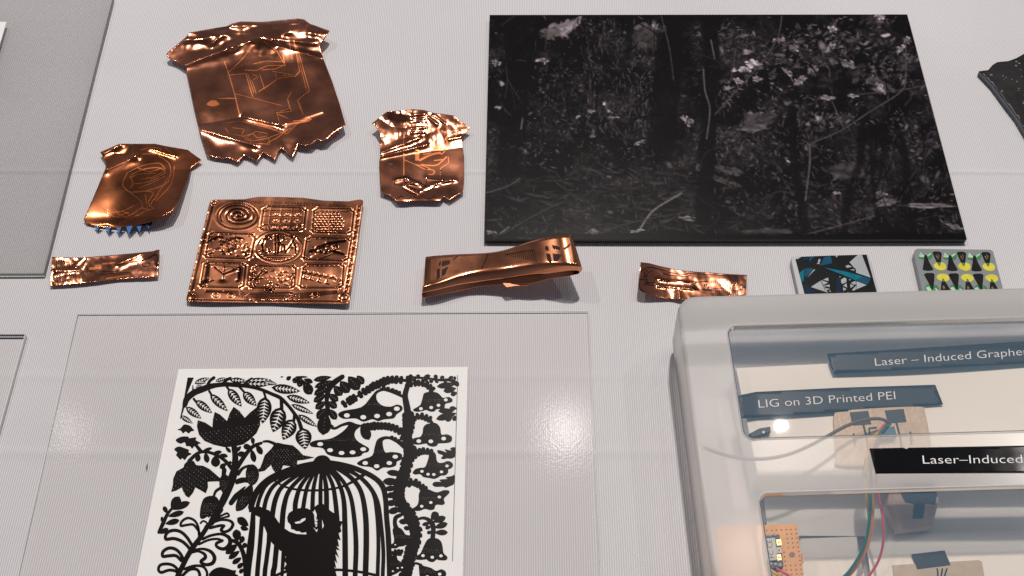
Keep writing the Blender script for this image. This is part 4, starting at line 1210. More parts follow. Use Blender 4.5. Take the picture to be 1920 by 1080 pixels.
def tile_flowers():
    Z = ZF(1700, 455, 10.105)
    root = empty('printed_tile')
    tag(root, 'grey tile printed with yellow ovals, green petals and black cones', 'tile', 'printed tiles')
    zt = 0.0042
    gm = plain('grey_gloss', (0.225, 0.245, 0.255), 0.22, var=0.05)
    prism('body', Z([(140, 210), (165, 130), (200, 108), (1590, 128), (1640, 155), (1960, 1380), (1920, 1410), (440, 1420), (400, 1390), (143, 240)]), 0.0002, zt, gm, root, 0.0005)
    blk = plain('cone_black', (0.009, 0.007, 0.008), 0.3, spec=0.15, var=0.4, scale=200)
    yel = plain('oval_yellow', (0.62, 0.55, 0.01), 0.4, var=0.12, scale=300)
    dg = plain('petal_green', (0.005, 0.16, 0.045), 0.4, var=0.25, scale=200)
    lg = plain('petal_pale', (0.36, 0.62, 0.34), 0.4, var=0.2, scale=250)
    brn = plain('cone_fleck', (0.16, 0.085, 0.008), 0.4, var=0.5, scale=400)
    def sh(name, p, m, k, smooth=False, par=root):
        q = Z(p)
        return prism(name, catmull(q, True, 4) if smooth else q, zt - 0.0001, zt + 0.00012 + 0.00005 * k, m, par)
    for i in range(3):
        dx, dy = 462 * i, 6 * i
        o = lambda pts: [(x + dx, y + dy) for x, y in pts]
        f = empty('flower'); f.parent = root
        sh('petal', o([(228, 270), (260, 200), (335, 240), (330, 310), (290, 315), (235, 290)]), dg, 0, True, f)
        sh('petal', o([(385, 240), (460, 190), (490, 245), (470, 300), (420, 320), (390, 290)]), dg, 0, True, f)
        sh('petal_tip', o([(232, 260), (258, 180), (300, 220), (335, 245), (330, 268), (270, 275)]), lg, 1, False, f)
        sh('petal_tip', o([(385, 235), (460, 190), (468, 215), (400, 265)]), lg, 1, False, f)
        sh('cone', o([(335, 240), (350, 228), (378, 238), (430, 370), (505, 500), (490, 522), (400, 530), (310, 515), (305, 490), (325, 370)]), blk, 2, False, f)
        g = empty('flower'); g.parent = root
        sh('oval', o([(632 + 120 * math.cos(a), 445 + (78 + 10 * math.cos(a)) * math.sin(a) + 12 * math.cos(a)) for a in [k * math.pi / 9 for k in range(18)]]), yel, 0, False, g)
        sh('cone', o([(488, 190), (520, 165), (610, 165), (662, 190), (665, 230), (650, 375), (570, 372), (530, 280)]), blk, 2, False, g)
        sh('fleck', o([(545, 235), (575, 245), (600, 300), (610, 325), (580, 300)]), brn, 3, False, g)
        sh('fleck', o([(580, 200), (620, 240), (618, 300), (600, 250)]), brn, 3, False, g)
        sh('bud', o([(575, 372), (650, 370), (640, 420), (622, 440), (600, 420)]), dg, 2, False, g)
        # lower row, upside down
        f = empty('flower'); f.parent = root
        sh('petal', o([(350, 850), (390, 795), (440, 790), (500, 850), (480, 920), (400, 950)]), dg, 0, True, f)
        sh('petal', o([(515, 800), (560, 800), (615, 860), (620, 930), (560, 930), (510, 870)]), dg, 0, True, f)
        sh('petal_tip', o([(360, 850), (420, 830), (475, 900), (410, 925)]), lg, 1, False, f)
        sh('petal_tip', o([(530, 860), (570, 870), (615, 920), (560, 920)]), lg, 1, False, f)
        sh('cone', o([(328, 600), (370, 575), (480, 572), (528, 595), (525, 700), (505, 885), (480, 880), (400, 730)]), blk, 2, False, f)
        g = empty('flower'); g.parent = root
        sh('oval', o([(687 + 122 * math.cos(a), 660 + (74 + 10 * math.cos(a)) * math.sin(a) + 12 * math.cos(a)) for a in [k * math.pi / 9 for k in range(18)]]), yel, 0, False, g)
        sh('cone', o([(660, 735), (735, 740), (790, 830), (870, 980), (850, 1010), (660, 1010), (640, 980), (650, 850)]), blk, 2, False, g)
        sh('fleck', o([(680, 830), (700, 810), (730, 850), (710, 890), (690, 870)]), brn, 3, False, g)
        sh('bud', o([(665, 738), (680, 670), (705, 690), (740, 750)]), dg, 2, False, g)
tile_flowers()

# ------------------------------------------------------------------ birdcage papercut card
def birdcage_card():
    root = empty('papercut_card')
    tag(root, 'white card with a black papercut of a birdcage among flowers', 'card')
    zc, zp = 0.0014, 0.00165
    prism('backing', [(335, 692), (877, 688), (872, 900), (862, 1330), (205, 1330)], 0.00065, zc, M['paper'], root)
    prism('sheet', [(349, 707), (858, 702), (848, 1052), (842, 1290), (235, 1290), (299, 930)], zc - 0.0001, zp, M['paper'], root)
    ZT = zp + 0.00022
    cnt = [0]
    zz = lambda: ZT + 0.0000003 * cnt[0]
    A, B, C = ZF(330, 690, 6.75), ZF(500, 690, 6.75), ZF(690, 690, 6.75)
    D, E, F = ZF(310, 820, 6.75), ZF(460, 820, 4.154), ZF(690, 820, 6.75)
    G, H, I = ZF(280, 930, 7.2), ZF(690, 930, 7.2), ZF(570, 680, 2.7)
    sc = {A: 6.75, B: 6.75, C: 6.75, D: 6.75, E: 4.154, F: 6.75, G: 7.2, H: 7.2, I: 2.7}
    def shape(name, pts, smooth=True, par=root, mat=None, lift=0):
        cnt[0] += 1
        q = catmull(pts, True, 3) if smooth else pts
        z = zz() + lift
        return MB().prism(q, zp - 0.00005, z).build(name, mat or M['ink'], par)
    def stroke(name, Zf, pts, ws, par=root):
        cnt[0] += 1
        q = catmull(Zf(pts), False, 5)
        wl = [1.02 * x / sc[Zf] for x in lerp_w(ws, len(q))]
        mb = MB(); ribbon_strip(mb, q, wl, zp - 0.00005, zz())
        for e, ww in ((q[0], wl[0]), (q[-1], wl[-1])):
            mb.prism([(e[0] + ww / 2 * math.cos(t), e[1] + ww / 2 * math.sin(t)) for t in [k * math.pi / 4 for k in range(8)]], zp - 0.00005, zz() - 0.000002)
        return fix_normals(mb.build(name, M['ink'], par))
    def oval(base, tip, wd, k=0.55, n=7, point=0.0):
        dx, dy = tip[0] - base[0], tip[1] - base[1]
        l = math.hypot(dx, dy); ux, uy = dx / l, dy / l
        up, dn = [], []
        for i in range(1, n):
            t = i / n
            h = wd / 2 * (math.sin(math.pi * t ** (1.25 if not point else 0.8)) ** (0.6 if not point else 0.85))
            x, y = base[0] + dx * t, base[1] + dy * t
            up.append((x - uy * h, y + ux * h)); dn.append((x + uy * h, y - ux * h))
        return [base] + up + [tip] + dn[::-1]
    def leaf(Zf, base, tip, wd, slits=0, point=0.0, dots=0, par=root):
        o = shape('leaf', Zf(oval(base, tip, wd * (1.10 if slits else 1.14), point=point)), False, par)
        dx, dy = tip[0] - base[0], tip[1] - base[1]
        l = math.hypot(dx, dy); ux, uy = dx / l, dy / l
        if slits:
            mb = MB()
            for i in range(slits):
                t = 0.16 + 0.68 * i / max(1, slits - 1)
                x, y = base[0] + dx * t, base[1] + dy * t
                h = wd * 0.36 * math.sin(math.pi * min(1, t * 0.9 + 0.1)) ** 0.7
                th = l / slits * 0.20
                for s in (1, -1):
                    ex, ey = x - uy * h * s - ux * l * -0.07, y + ux * h * s - uy * l * -0.07
                    mb.prism(Zf([(x - ux * th, y - uy * th), (ex, ey), (x + ux * th, y + uy * th)]), ZT - 0.0001, ZT + 0.00034)
            mb.prism(Zf([(base[0] + dx * .12, base[1] + dy * .12), (base[0] + dx * .5 - uy * l * .014, base[1] + dy * .5 + ux * l * .014), (base[0] + dx * .93, base[1] + dy * .93), (base[0] + dx * .5 + uy * l * .014, base[1] + dy * .5 - ux * l * .014)]), ZT - 0.0001, ZT + 0.00035)
            mb.build('slit', M['paper'], o)
        if dots:
            mb = MB()
            for i in range(dots):
                t = 0.25 + 0.5 * i / max(1, dots - 1)
                dot(mb, *Zf([(base[0] + dx * t, base[1] + dy * t)])[0], 0.55)
            mb.build('specks', M['speck'], o)
        return o
    def dot(mb, x, y, r, ry=None):
        ry = ry or r * 0.75
        mb.prism([(x + r * math.cos(t), y + ry * math.sin(t)) for t in [k * math.pi / 5 for k in range(10)]], ZT - 0.0001, ZT + 0.00034)
    def speckle(o, poly, stepx, stepy, rr, ok=None, rot=0.0):
        mb = MB()
        xs = [p[0] for p in poly]; ys = [p[1] for p in poly]
        y = min(ys); r = 0
        rn = random.Random(len(poly))
        while y < max(ys):
            x = min(xs) + (stepx / 2 if r % 2 else 0)
            while x < max(xs):
                X, Y = x + rn.uniform(-.4, .4), y + rot * (x - min(xs)) + rn.uniform(-.3, .3)
                if inside(poly, X, Y) and inside(poly, X + 1.6, Y + 1.4) and inside(poly, X - 1.6, Y - 1.4) and (ok is None or ok(X, Y)):
                    dot(mb, X, Y, 0.95 * rr * rn.uniform(0.4, 1.2))
                x += stepx
            y += stepy; r += 1
        if mb.v:
            q = mb.build('specks', M['speck'], o); q['kind'] = 'stuff'
    def bell(Zf, pts, holes, hr=(24, 20), speck=True):
        q = Zf(pts)
        o = shape('bell_flower', q)
        mb = MB()
        for hx, hy in holes:
            x, y = Zf([(hx, hy)])[0]
            dot(mb, x, y, hr[0] / sc[Zf], hr[1] / sc[Zf])
        mb.build('pierced_hole', M['paper'], o)
        if speck:
            cy = sum(p[1] for p in q) / len(q)
            speckle(o, q, 4.2, 3.0, 0.45, lambda x, y: abs(y - cy + 4) < 3.2)
        return o
    def vine_leaves(Zf, pts, ln, wd, step, side=(1, -1), fwd=0.75):
        """small leaflets along a stem"""
        q = catmull(pts, False, 8)
        acc = 0
        for a, b in zip(q[:-1], q[1:]):
            dx, dy = b[0] - a[0], b[1] - a[1]
            l = math.hypot(dx, dy); acc += l
            if acc >= step:
                acc = 0
                for s in side:
                    ux, uy = dx / l, dy / l
                    L_ = ln * random.uniform(0.85, 1.1)
                    tx, ty = b[0] + (ux * fwd - uy * s) * L_, b[1] + (uy * fwd + ux * s) * L_
                    leaf(Zf, (b[0] - ux * wd * .3, b[1] - uy * wd * .3), (tx, ty), wd * 1.45)
    # --- upper left: arching branch with feathered leaves
    stroke('branch', A, [(110, 470), (140, 385), (230, 310), (330, 270), (420, 235), (520, 215), (640, 205), (760, 215), (880, 225), (1000, 250), (1090, 275)], [60, 78, 76, 75, 72, 55, 55, 50, 45, 38, 40])
    stroke('branch', B, [(-57, 275), (60, 325), (170, 375), (260, 460), (340, 560), (400, 650), (440, 770)], [40, 42, 46, 42, 42, 46, 52])
    stroke('branch', B, [(185, 390), (190, 520)], [44, 46]); stroke('branch', B, [(350, 580), (345, 660)], [34, 38])
    shape('branch', A([(147, 120), (225, 120), (170, 250), (128, 350), (112, 480), (62, 640), (50, 640), (95, 420)]), False)
    for x, y in ((150, 165), (140, 200), (150, 230)):
        pass
    for p, ws in (([(215, 300), (212, 215)], [30, 6]), ([(395, 225), (430, 160), (480, 122)], [40, 36, 40]), ([(590, 200), (640, 150), (690, 125)], [36, 36, 30]), ([(850, 220), (900, 170), (960, 130)], [36, 30, 26])):
        stroke('twig', A, p, ws)
    for b, t, wd in (((235, 195), (420, 122), 62), ((250, 245), (330, 215), 30), ((500, 165), (640, 125), 44), ((680, 150), (900, 165), 66), ((890, 200), (1190, 205), 76), ((900, 160), (1210, 150), 60), ((250, 180), (380, 185), 40)):
        leaf(A, b, t, wd, 5, 1)
    for b, t, wd in (((660, 260), (830, 488), 112), ((850, 300), (1018, 478), 112), ((430, 330), (655, 545), 96), ((245, 410), (458, 568), 92), ((125, 495), (320, 638), 84), ((60, 605), (212, 698), 58)):
        leaf(A, b, t, wd, 6, 1)
    for Zf, p in ((A, [(640, 230), (670, 275)]), (A, [(800, 235), (870, 310)]), (A, [(420, 290), (450, 340)]), (A, [(225, 390), (255, 430)]), (A, [(1110, 300), (1140, 390)])):
        stroke('twig', Zf, p, [30, 26])
    leaf(A, (1130, 360), (1095, 702), 175, 7, 1)
    for b, t, wd in (((190, 495), (80, 812), 190), ((342, 648), (206, 908), 170), ((450, 755), (488, 1028), 190)):
        leaf(B, b, t, wd, 6, 1)
    for b, t, wd in (((60, 245), (425, 292), 108), ((250, 355), (548, 440), 88), ((310, 460), (592, 577), 66), ((400, 590), (640, 742), 74), ((-40, 175), (130, 200), 56)):
        leaf(B, b, t, wd, 7, 1)
    # --- lotus
    lot = A([(275, 660), (370, 690), (460, 750), (468, 640), (490, 555), (560, 590), (645, 670), (680, 570), (730, 490), (800, 540), (870, 630), (940, 560), (1030, 490), (1060, 580), (1065, 720), (1020, 820), (940, 900), (850, 965), (740, 990), (620, 1000), (480, 970), (360, 920), (290, 840), (265, 740)])
    o = shape('lotus_flower', lot, False)
    speckle(o, lot, 8.2, 4.3, 0.62, lambda x, y: not (-0.16 * (x - 400) + 792 < y < -0.16 * (x - 400) + 806), -0.16)
    # --- left margin leaves
    for Zf, p in ((A, [(20, 780), (60, 760), (100, 715), (150, 720), (185, 735), (205, 760), (230, 790), (190, 800), (160, 825), (120, 800), (90, 825), (60, 790)]),
                  (D, [(112, 150), (170, 115), (240, 135), (300, 160), (290, 185), (330, 208), (285, 235), (245, 285), (215, 260), (190, 280), (150, 240), (135, 220), (150, 190)]),
                  (D, [(130, 35), (200, -8), (290, -10), (300, 10), (390, 0), (385, 35), (450, 72), (410, 90), (470, 165), (430, 185), (370, 110), (340, 142), (310, 110), (265, 108), (245, 60), (190, 78)])):
        shape('leaf', Zf(p))
    # --- flower stem
    stroke('stem', D, [(870, 110), (885, 250), (875, 400), (850, 500), (800, 640), (730, 800), (640, 960), (580, 1080)], [70, 75, 90, 105, 100, 90, 80, 78])
    stroke('stem', D, [(890, 410), (1000, 240), (1100, 120), (1215, 70)], [60, 52, 46, 34])
    stroke('stem', D, [(840, 390), (740, 280), (620, 210), (500, 180), (400, 205), (300, 300)], [52, 44, 38, 36, 38, 48])
    for b, t, wd in (((1090, 150), (1130, 315), 66), ((1080, 110), (985, 120), 64), ((1150, 90), (1225, 215), 66), ((1010, 190), (915, 225), 60), ((1110, 90), (1105, 0), 46), ((630, 230), (640, 375), 104), ((505, 190), (535, 322), 64), ((420, 200), (405, 308), 62),
                     ((600, 200), (715, 180), 42), ((690, 215), (792, 240), 42), ((470, 170), (595, 132), 34), ((770, 330), (690, 392), 58), ((790, 330), (840, 310), 36), ((760, 120), (830, 190), 40), ((960, 110), (890, 180), 44)):
        leaf(D, b, t, wd)
    fl = D([(290, 290), (360, 300), (390, 350), (480, 360), (560, 400), (630, 460), (692, 515), (682, 555), (600, 556), (535, 560), (540, 630), (512, 706), (450, 670), (380, 630), (350, 700), (298, 762), (260, 740), (225, 680), (207, 630), (140, 670), (73, 690), (95, 600), (100, 520), (140, 430), (230, 380), (240, 340)])
    speckle(shape('hanging_flower', fl, False), fl, 8.6, 4.2, 0.6, lambda x, y: y > 872, -0.25)
    for p in ([(720, 480), (770, 470), (820, 530), (820, 600), (790, 660), (745, 712), (700, 660), (682, 590), (690, 520)],
              [(490, 770), (560, 740), (640, 750), (680, 810), (660, 890), (590, 960), (490, 1025), (440, 1015), (440, 920), (460, 830)],
              [(1040, 370), (1100, 340), (1160, 380), (1187, 470), (1160, 560), (1100, 605), (1040, 570), (1015, 470)],
              [(1050, 615), (1100, 600), (1110, 700), (1080, 800), (1000, 900), (930, 930), (890, 918), (900, 820), (950, 720)]):
        q = D(p)
        cy = sum(k[1] for k in q) / len(q)
        speckle(shape('bud', q), q, 4.4, 2.9, 0.5, lambda x, y: y > cy - 6)
    for p, ws in (([(745, 410), (735, 500)], [60, 50]), ([(612, 745), (640, 680), (700, 640)], [30, 34, 38]), ([(880, 560), (960, 530), (1050, 530)], [30, 44, 40]), ([(920, 460), (980, 390), (1060, 355)], [50, 34, 26]), ([(830, 830), (900, 740), (1010, 625)], [60, 70, 16]), ([(1180, 410), (1230, 380)], [20, 20]), ([(900, 580), (1000, 560), (1060, 570)], [26, 20, 14])):
        stroke('stem', D, p, ws)
    # --- lower left sprig and fern
    stroke('stem', G, [(125, 490), (180, 380), (240, 250), (310, 160)], [36, 54, 44, 30])
    for b, t, wd in (((300, 190), (405, 5), 118), ((300, 180), (548, 82), 84), ((250, 275), (468, 212), 68), ((215, 375), (408, 325), 70), ((130, 505), (258, 438), 60), ((240, 230), (192, 138), 56), ((180, 370), (168, 275), 40)):
        leaf(G, b, t, wd)
    stroke('stem', G, [(960, 180), (870, 310), (780, 420), (680, 570), (590, 690), (510, 820), (440, 960), (380, 1090), (330, 1300)], [80, 66, 60, 64, 70, 66, 66, 72, 70])
    for p, ws in (([(670, 540), (660, 420), (610, 330), (520, 295), (440, 340), (425, 400), (500, 390), (590, 385), (650, 450), (690, 520)], 32), ([(590, 690), (510, 560), (420, 480), (320, 462), (235, 500), (222, 580), (330, 572), (440, 610), (520, 680), (560, 740)], 42),
                  ([(470, 880), (420, 780), (350, 715), (260, 702), (185, 750), (182, 812), (260, 806), (360, 805), (430, 870)], 42), ([(410, 1020), (330, 940), (240, 915), (150, 930), (122, 990), (160, 1030), (260, 1000), (350, 1010), (400, 1060)], 38),
                  ([(850, 360), (960, 322), (1080, 330), (1128, 380), (1090, 450), (1020, 482), (968, 460), (1000, 410)], [34, 30, 34, 44, 40, 36, 40, 40]), ([(820, 430), (950, 398), (1010, 400)], 36),
                  ([(720, 580), (830, 532), (970, 512), (1075, 560), (1085, 650), (1010, 712), (922, 690), (905, 640), (985, 600)], [34, 34, 34, 50, 60, 46, 40, 40, 40]), ([(670, 650), (800, 592), (920, 578), (980, 600)], 30),
                  ([(590, 730), (720, 712), (830, 750), (880, 830), (850, 905), (760, 925), (695, 885), (755, 830), (740, 780), (660, 745), (570, 765)], [28, 32, 44, 52, 50, 40, 44, 48, 40, 28, 24]),
                  ([(470, 985), (600, 942), (720, 950), (775, 1020), (770, 1100), (700, 1180)], 34), ([(440, 1080), (540, 992), (640, 990), (680, 1060), (660, 1130)], 40), ([(690, 365), (730, 335), (780, 370), (750, 420)], 24), ([(900, 300), (980, 260), (1050, 232), (1075, 268), (1030, 282)], 26), ([(800, 280), (840, 252), (870, 290)], 20),
                  ([(900, 320), (990, 292), (1060, 280)], 20)):
        stroke('fern_curl', G, p, ws)
    stroke('stem', G, [(1090, 590), (1200, 640), (1270, 780), (1295, 950), (1300, 1100)], [40, 56, 60, 60, 60])
    for b, t, wd in (((1340, 400), (1185, 295), 96), ((1340, 450), (1228, 420), 60), ((1190, 610), (1172, 448), 104), ((1230, 640), (1268, 538), 66), ((1190, 650), (1028, 778), 84), ((1220, 740), (1068, 845), 66), ((1245, 830), (1118, 912), 62), ((1270, 900), (1188, 972), 56), ((1260, 700), (1310, 635), 60), ((1270, 980), (1215, 1040), 50)):
        leaf(G, b, t, wd)
    shape('bud', G([(800, 1090), (850, 1000), (950, 960), (1060, 980), (1120, 1000), (1172, 1005), (1160, 1050), (1200, 1085), (1100, 1250), (900, 1240)]))
    # --- top centre sprigs
    for b, t, wd in (((310, 105), (250, 148), 46), ((385, 115), (338, 188), 62), ((440, 120), (408, 240), 74), ((470, 180), (568, 332), 112), ((470, 140), (585, 180), 54), ((360, 110), (520, 112), 20), ((210, 108), (175, 112), 14)):
        leaf(B, b, t, wd, dots=2 if wd > 60 else 0)
    stroke('stem', B, [(390, 120), (440, 160), (490, 200)], [40, 46, 40])
    stroke('stem', B, [(960, 108), (870, 170), (800, 240), (770, 320), (760, 420), (770, 520), (740, 640)], [56, 70, 74, 62, 52, 60, 74])
    for b, t, wd in (((820, 112), (592, 152), 62), ((850, 162), (604, 242), 72), ((780, 250), (598, 335), 84), ((750, 335), (592, 424), 78), ((750, 425), (614, 512), 78), ((755, 510), (634, 640), 96), ((748, 560), (712, 848), 158), ((850, 225), (955, 345), 100), ((930, 165), (1045, 310), 118), ((1030, 105), (1175, 272), 128), ((780, 330), (908, 415), 82), ((780, 425), (890, 500), 80), ((790, 520), (884, 650), 86), ((1140, 95), (1230, 200), 84)):
        leaf(B, b, t, wd, dots=4)
    # --- hanging bells
    bell(I, [(172, 262), (200, 243), (290, 225), (335, 178), (365, 142), (400, 131), (440, 133), (458, 142), (415, 140), (380, 148), (366, 165), (372, 195), (400, 218), (440, 222), (470, 212), (495, 220), (497, 240), (470, 260), (455, 280), (425, 284), (400, 287), (375, 295), (345, 285), (300, 298), (262, 281), (200, 283)], [(217, 267), (300, 276), (370, 270), (431, 260), (470, 233)], (15, 11))
    bell(I, [(30, 408), (60, 393), (130, 385), (180, 360), (215, 330), (232, 305), (262, 310), (288, 318), (262, 342), (256, 370), (270, 395), (300, 415), (328, 432), (325, 450), (300, 457), (285, 472), (240, 478), (180, 478), (120, 464), (95, 432), (40, 425)], [(82, 412), (132, 443), (190, 457), (246, 454), (300, 438)], (15, 10))
    stroke('stem', I, [(148, 322), (136, 316), (140, 330), (160, 331), (190, 316), (230, 306), (262, 316), (285, 318)], [7, 9, 10, 12, 12, 16, 14, 8])
    leaf(I, (290, 310), (330, 390), 46)
    bell(I, [(268, 508), (300, 488), (345, 470), (358, 425), (372, 388), (410, 372), (450, 380), (482, 404), (440, 388), (408, 388), (398, 405), (410, 452), (440, 452), (480, 456), (497, 468), (490, 490), (470, 500), (465, 520), (435, 530), (400, 530), (370, 546), (340, 528), (290, 522)], [(310, 508), (368, 524), (432, 508), (462, 476)], (14, 10))
    # --- right vine
    vine = [(540, 70), (520, 130), (512, 170), (522, 230), (530, 300), (518, 380), (535, 450), (520, 520), (492, 600), (480, 680), (510, 740), (550, 800), (565, 870), (545, 950), (520, 1040), (510, 1100), (500, 1180)]
    stroke('vine_stem', I, vine, [24, 26, 28, 34, 36, 38, 44, 44, 44, 46, 50, 46, 50, 46, 42, 40, 40])
    vine_leaves(I, vine[3:], 33, 16, 19)
    for pts, ws in (([(520, 90), (440, 85), (370, 110), (300, 150), (200, 212)], [14, 14, 14, 12, 8]), ([(500, 170), (440, 145), (390, 132)], [14, 12, 10]), ([(510, 360), (440, 325), (370, 320), (310, 325)], [16, 16, 16, 12]), ([(505, 430), (470, 400), (430, 380)], [12, 10, 8])):
        stroke('vine_stem', I, pts, ws)
        vine_leaves(I, pts, 19 if len(pts) > 3 else 15, 15, 16, (1, -1) if len(pts) > 3 else (1,))
    for p, ws in (([(480, 215), (600, 190), (720, 195), (800, 265), (805, 310)], [30, 24, 28, 36, 46]), ([(530, 660), (620, 612), (700, 612), (780, 650), (810, 705)], [30, 34, 34, 34, 50])):
        stroke('vine_stem', C, p, ws); vine_leaves(C, p[:4], 42, 30, 44)
    bell(C, [(780, 300), (830, 300), (890, 320), (930, 360), (955, 378), (1020, 366), (1068, 395), (1055, 430), (980, 450), (970, 500), (930, 515), (870, 517), (840, 545), (790, 548), (735, 527), (690, 541), (610, 550), (570, 527), (620, 495), (665, 460), (690, 380), (710, 320)], [(670, 515), (800, 500), (892, 472), (985, 403)])
    bell(C, [(790, 700), (830, 690), (880, 710), (915, 760), (930, 842), (1000, 838), (1062, 872), (1050, 930), (980, 947), (890, 952), (875, 978), (820, 992), (760, 975), (735, 952), (640, 967), (570, 957), (545, 925), (590, 885), (660, 870), (690, 820), (700, 750), (740, 710)], [(643, 925), (795, 928), (958, 893)], (30, 24))
    for p, ws in (([(540, 260), (640, 185), (720, 170), (800, 190)], [30, 34, 34, 40]), ([(450, 630), (550, 565), (640, 595), (720, 660)], [30, 40, 44, 40])):
        stroke('vine_stem', F, p, ws); vine_leaves(F, p, 44, 32, 40)
    bell(F, [(780, 175), (830, 182), (860, 220), (870, 290), (900, 322), (960, 317), (1000, 300), (1050, 310), (1077, 350), (1050, 390), (1015, 402), (1015, 440), (980, 475), (920, 482), (890, 502), (840, 522), (780, 512), (700, 497), (660, 462), (600, 467), (565, 447), (600, 402), (660, 385), (720, 376), (750, 310), (770, 240)], [(683, 430), (760, 467), (833, 470), (930, 437), (1000, 362)], (22, 18))
    bell(F, [(690, 640), (760, 655), (850, 692), (900, 690), (960, 668), (1025, 675), (1020, 712), (960, 772), (972, 830), (940, 852), (880, 847), (850, 862), (840, 902), (790, 917), (720, 902), (650, 927), (570, 922), (556, 905), (620, 862), (640, 800), (645, 710)], [(680, 872), (795, 825), (903, 755)], (22, 18))
    for p in ([(1105, 128), (1040, 138), (1060, 165), (1020, 160), (970, 152), (1000, 190), (930, 168), (878, 162), (890, 200), (950, 225), (925, 262), (960, 272), (1000, 262), (1050, 265), (1105, 235)], [(1092, 475), (1060, 490), (985, 505), (1010, 525), (905, 535), (930, 562), (850, 562), (815, 590), (850, 622), (950, 620), (985, 632), (1040, 612), (1090, 582)]):
        shape('leaf', F(p))
    stroke('vine_stem', C, [(500, 120), (620, 120), (760, 130), (900, 150), (1040, 150), (1125, 200)], [50, 26, 24, 26, 36, 60])
    for b, t, wd in (((560, 120), (600, 165), 50), ((600, 110), (660, 95), 40), ((680, 125), (760, 160), 46), ((700, 115), (790, 95), 44), ((800, 130), (800, 190), 46), ((830, 130), (880, 92), 50), ((880, 150), (860, 185), 44), ((950, 150), (930, 95), 50), ((1000, 160), (960, 190), 40), ((1060, 150), (1040, 100), 56), ((1110, 200), (872, 232), 64), ((1115, 255), (955, 290), 66), ((1128, 310), (1045, 335), 52), ((1120, 120), (1080, 130), 40)):
        leaf(C, b, t, wd, dots=1)
    for b, t, wd in (((1125, 510), (1030, 505), 44), ((1090, 540), (888, 540), 56), ((1120, 570), (862, 645), 74), ((1070, 600), (985, 668), 60), ((1115, 600), (1080, 665), 50)):
        leaf(C, b, t, wd)
    stroke('vine_stem', H, [(640, 345), (700, 302), (780, 300), (860, 360), (882, 450), (870, 580)], [26, 32, 40, 70, 64, 62])
    for b, t, wd in (((850, 310), (950, 225), 100), ((880, 345), (1050, 285), 76), ((900, 425), (1075, 368), 70), ((900, 490), (1078, 490), 66), ((840, 360), (730, 388), 44), ((850, 410), (772, 432), 44), ((860, 480), (795, 497), 42)):
        leaf(H, b, t, wd)
    bell(H, [(860, 565), (940, 575), (990, 620), (1010, 700), (1020, 770), (1072, 822), (1050, 862), (960, 862), (930, 852), (880, 887), (820, 877), (790, 852), (720, 858), (650, 852), (660, 810), (710, 770), (750, 680), (800, 590)], [(742, 805), (868, 827), (985, 808)])
    stroke('vine_stem', H, [(570, 940), (640, 905), (720, 930)], [20, 26, 30])
    bell(H, [(690, 920), (760, 945), (850, 970), (920, 1010), (990, 988), (1048, 1020), (1050, 1080), (1000, 1130), (900, 1150), (760, 1140), (700, 1080), (690, 1000)], [(968, 1055), (800, 1090)])
    stroke('vine_stem', H, [(440, 255), (375, 290), (362, 370), (385, 440)], [44, 56, 54, 70])
    bell(H, [(345, 430), (430, 430), (475, 470), (510, 520), (585, 540), (580, 610), (540, 640), (480, 672), (420, 680), (380, 702), (300, 697), (298, 660), (345, 630), (350, 560), (333, 480)], [(368, 658)], (12, 9))
    bell(H, [(300, 830), (380, 795), (402, 860), (470, 910), (472, 980), (420, 1020), (340, 1062), (285, 1062), (285, 900)], [(336, 1015), (402, 972), (460, 966)], (14, 11))
    vine_leaves(H, [(490, 790), (430, 760), (360, 770), (310, 830)], 40, 30, 36)
    for b, t, wd in (((440, 460), (235, 440), 66), ((400, 560), (186, 555), 82), ((370, 635), (212, 652), 60), ((370, 720), (232, 737), 66), ((370, 825), (238, 832), 68), ((420, 900), (255, 945), 72)):
        leaf(F, b, t, wd)
    for b, t, wd in (((560, 345), (415, 342), 64), ((580, 440), (480, 425), 52)):
        leaf(H, b, t, wd)
    # --- the cage
    cage = empty('birdcage'); cage.parent = root
    shape('cap', E([(505, 225), (525, 190), (548, 158), (580, 141), (620, 141), (652, 160), (672, 195), (700, 225), (680, 262), (600, 285), (520, 265)]), True, cage)
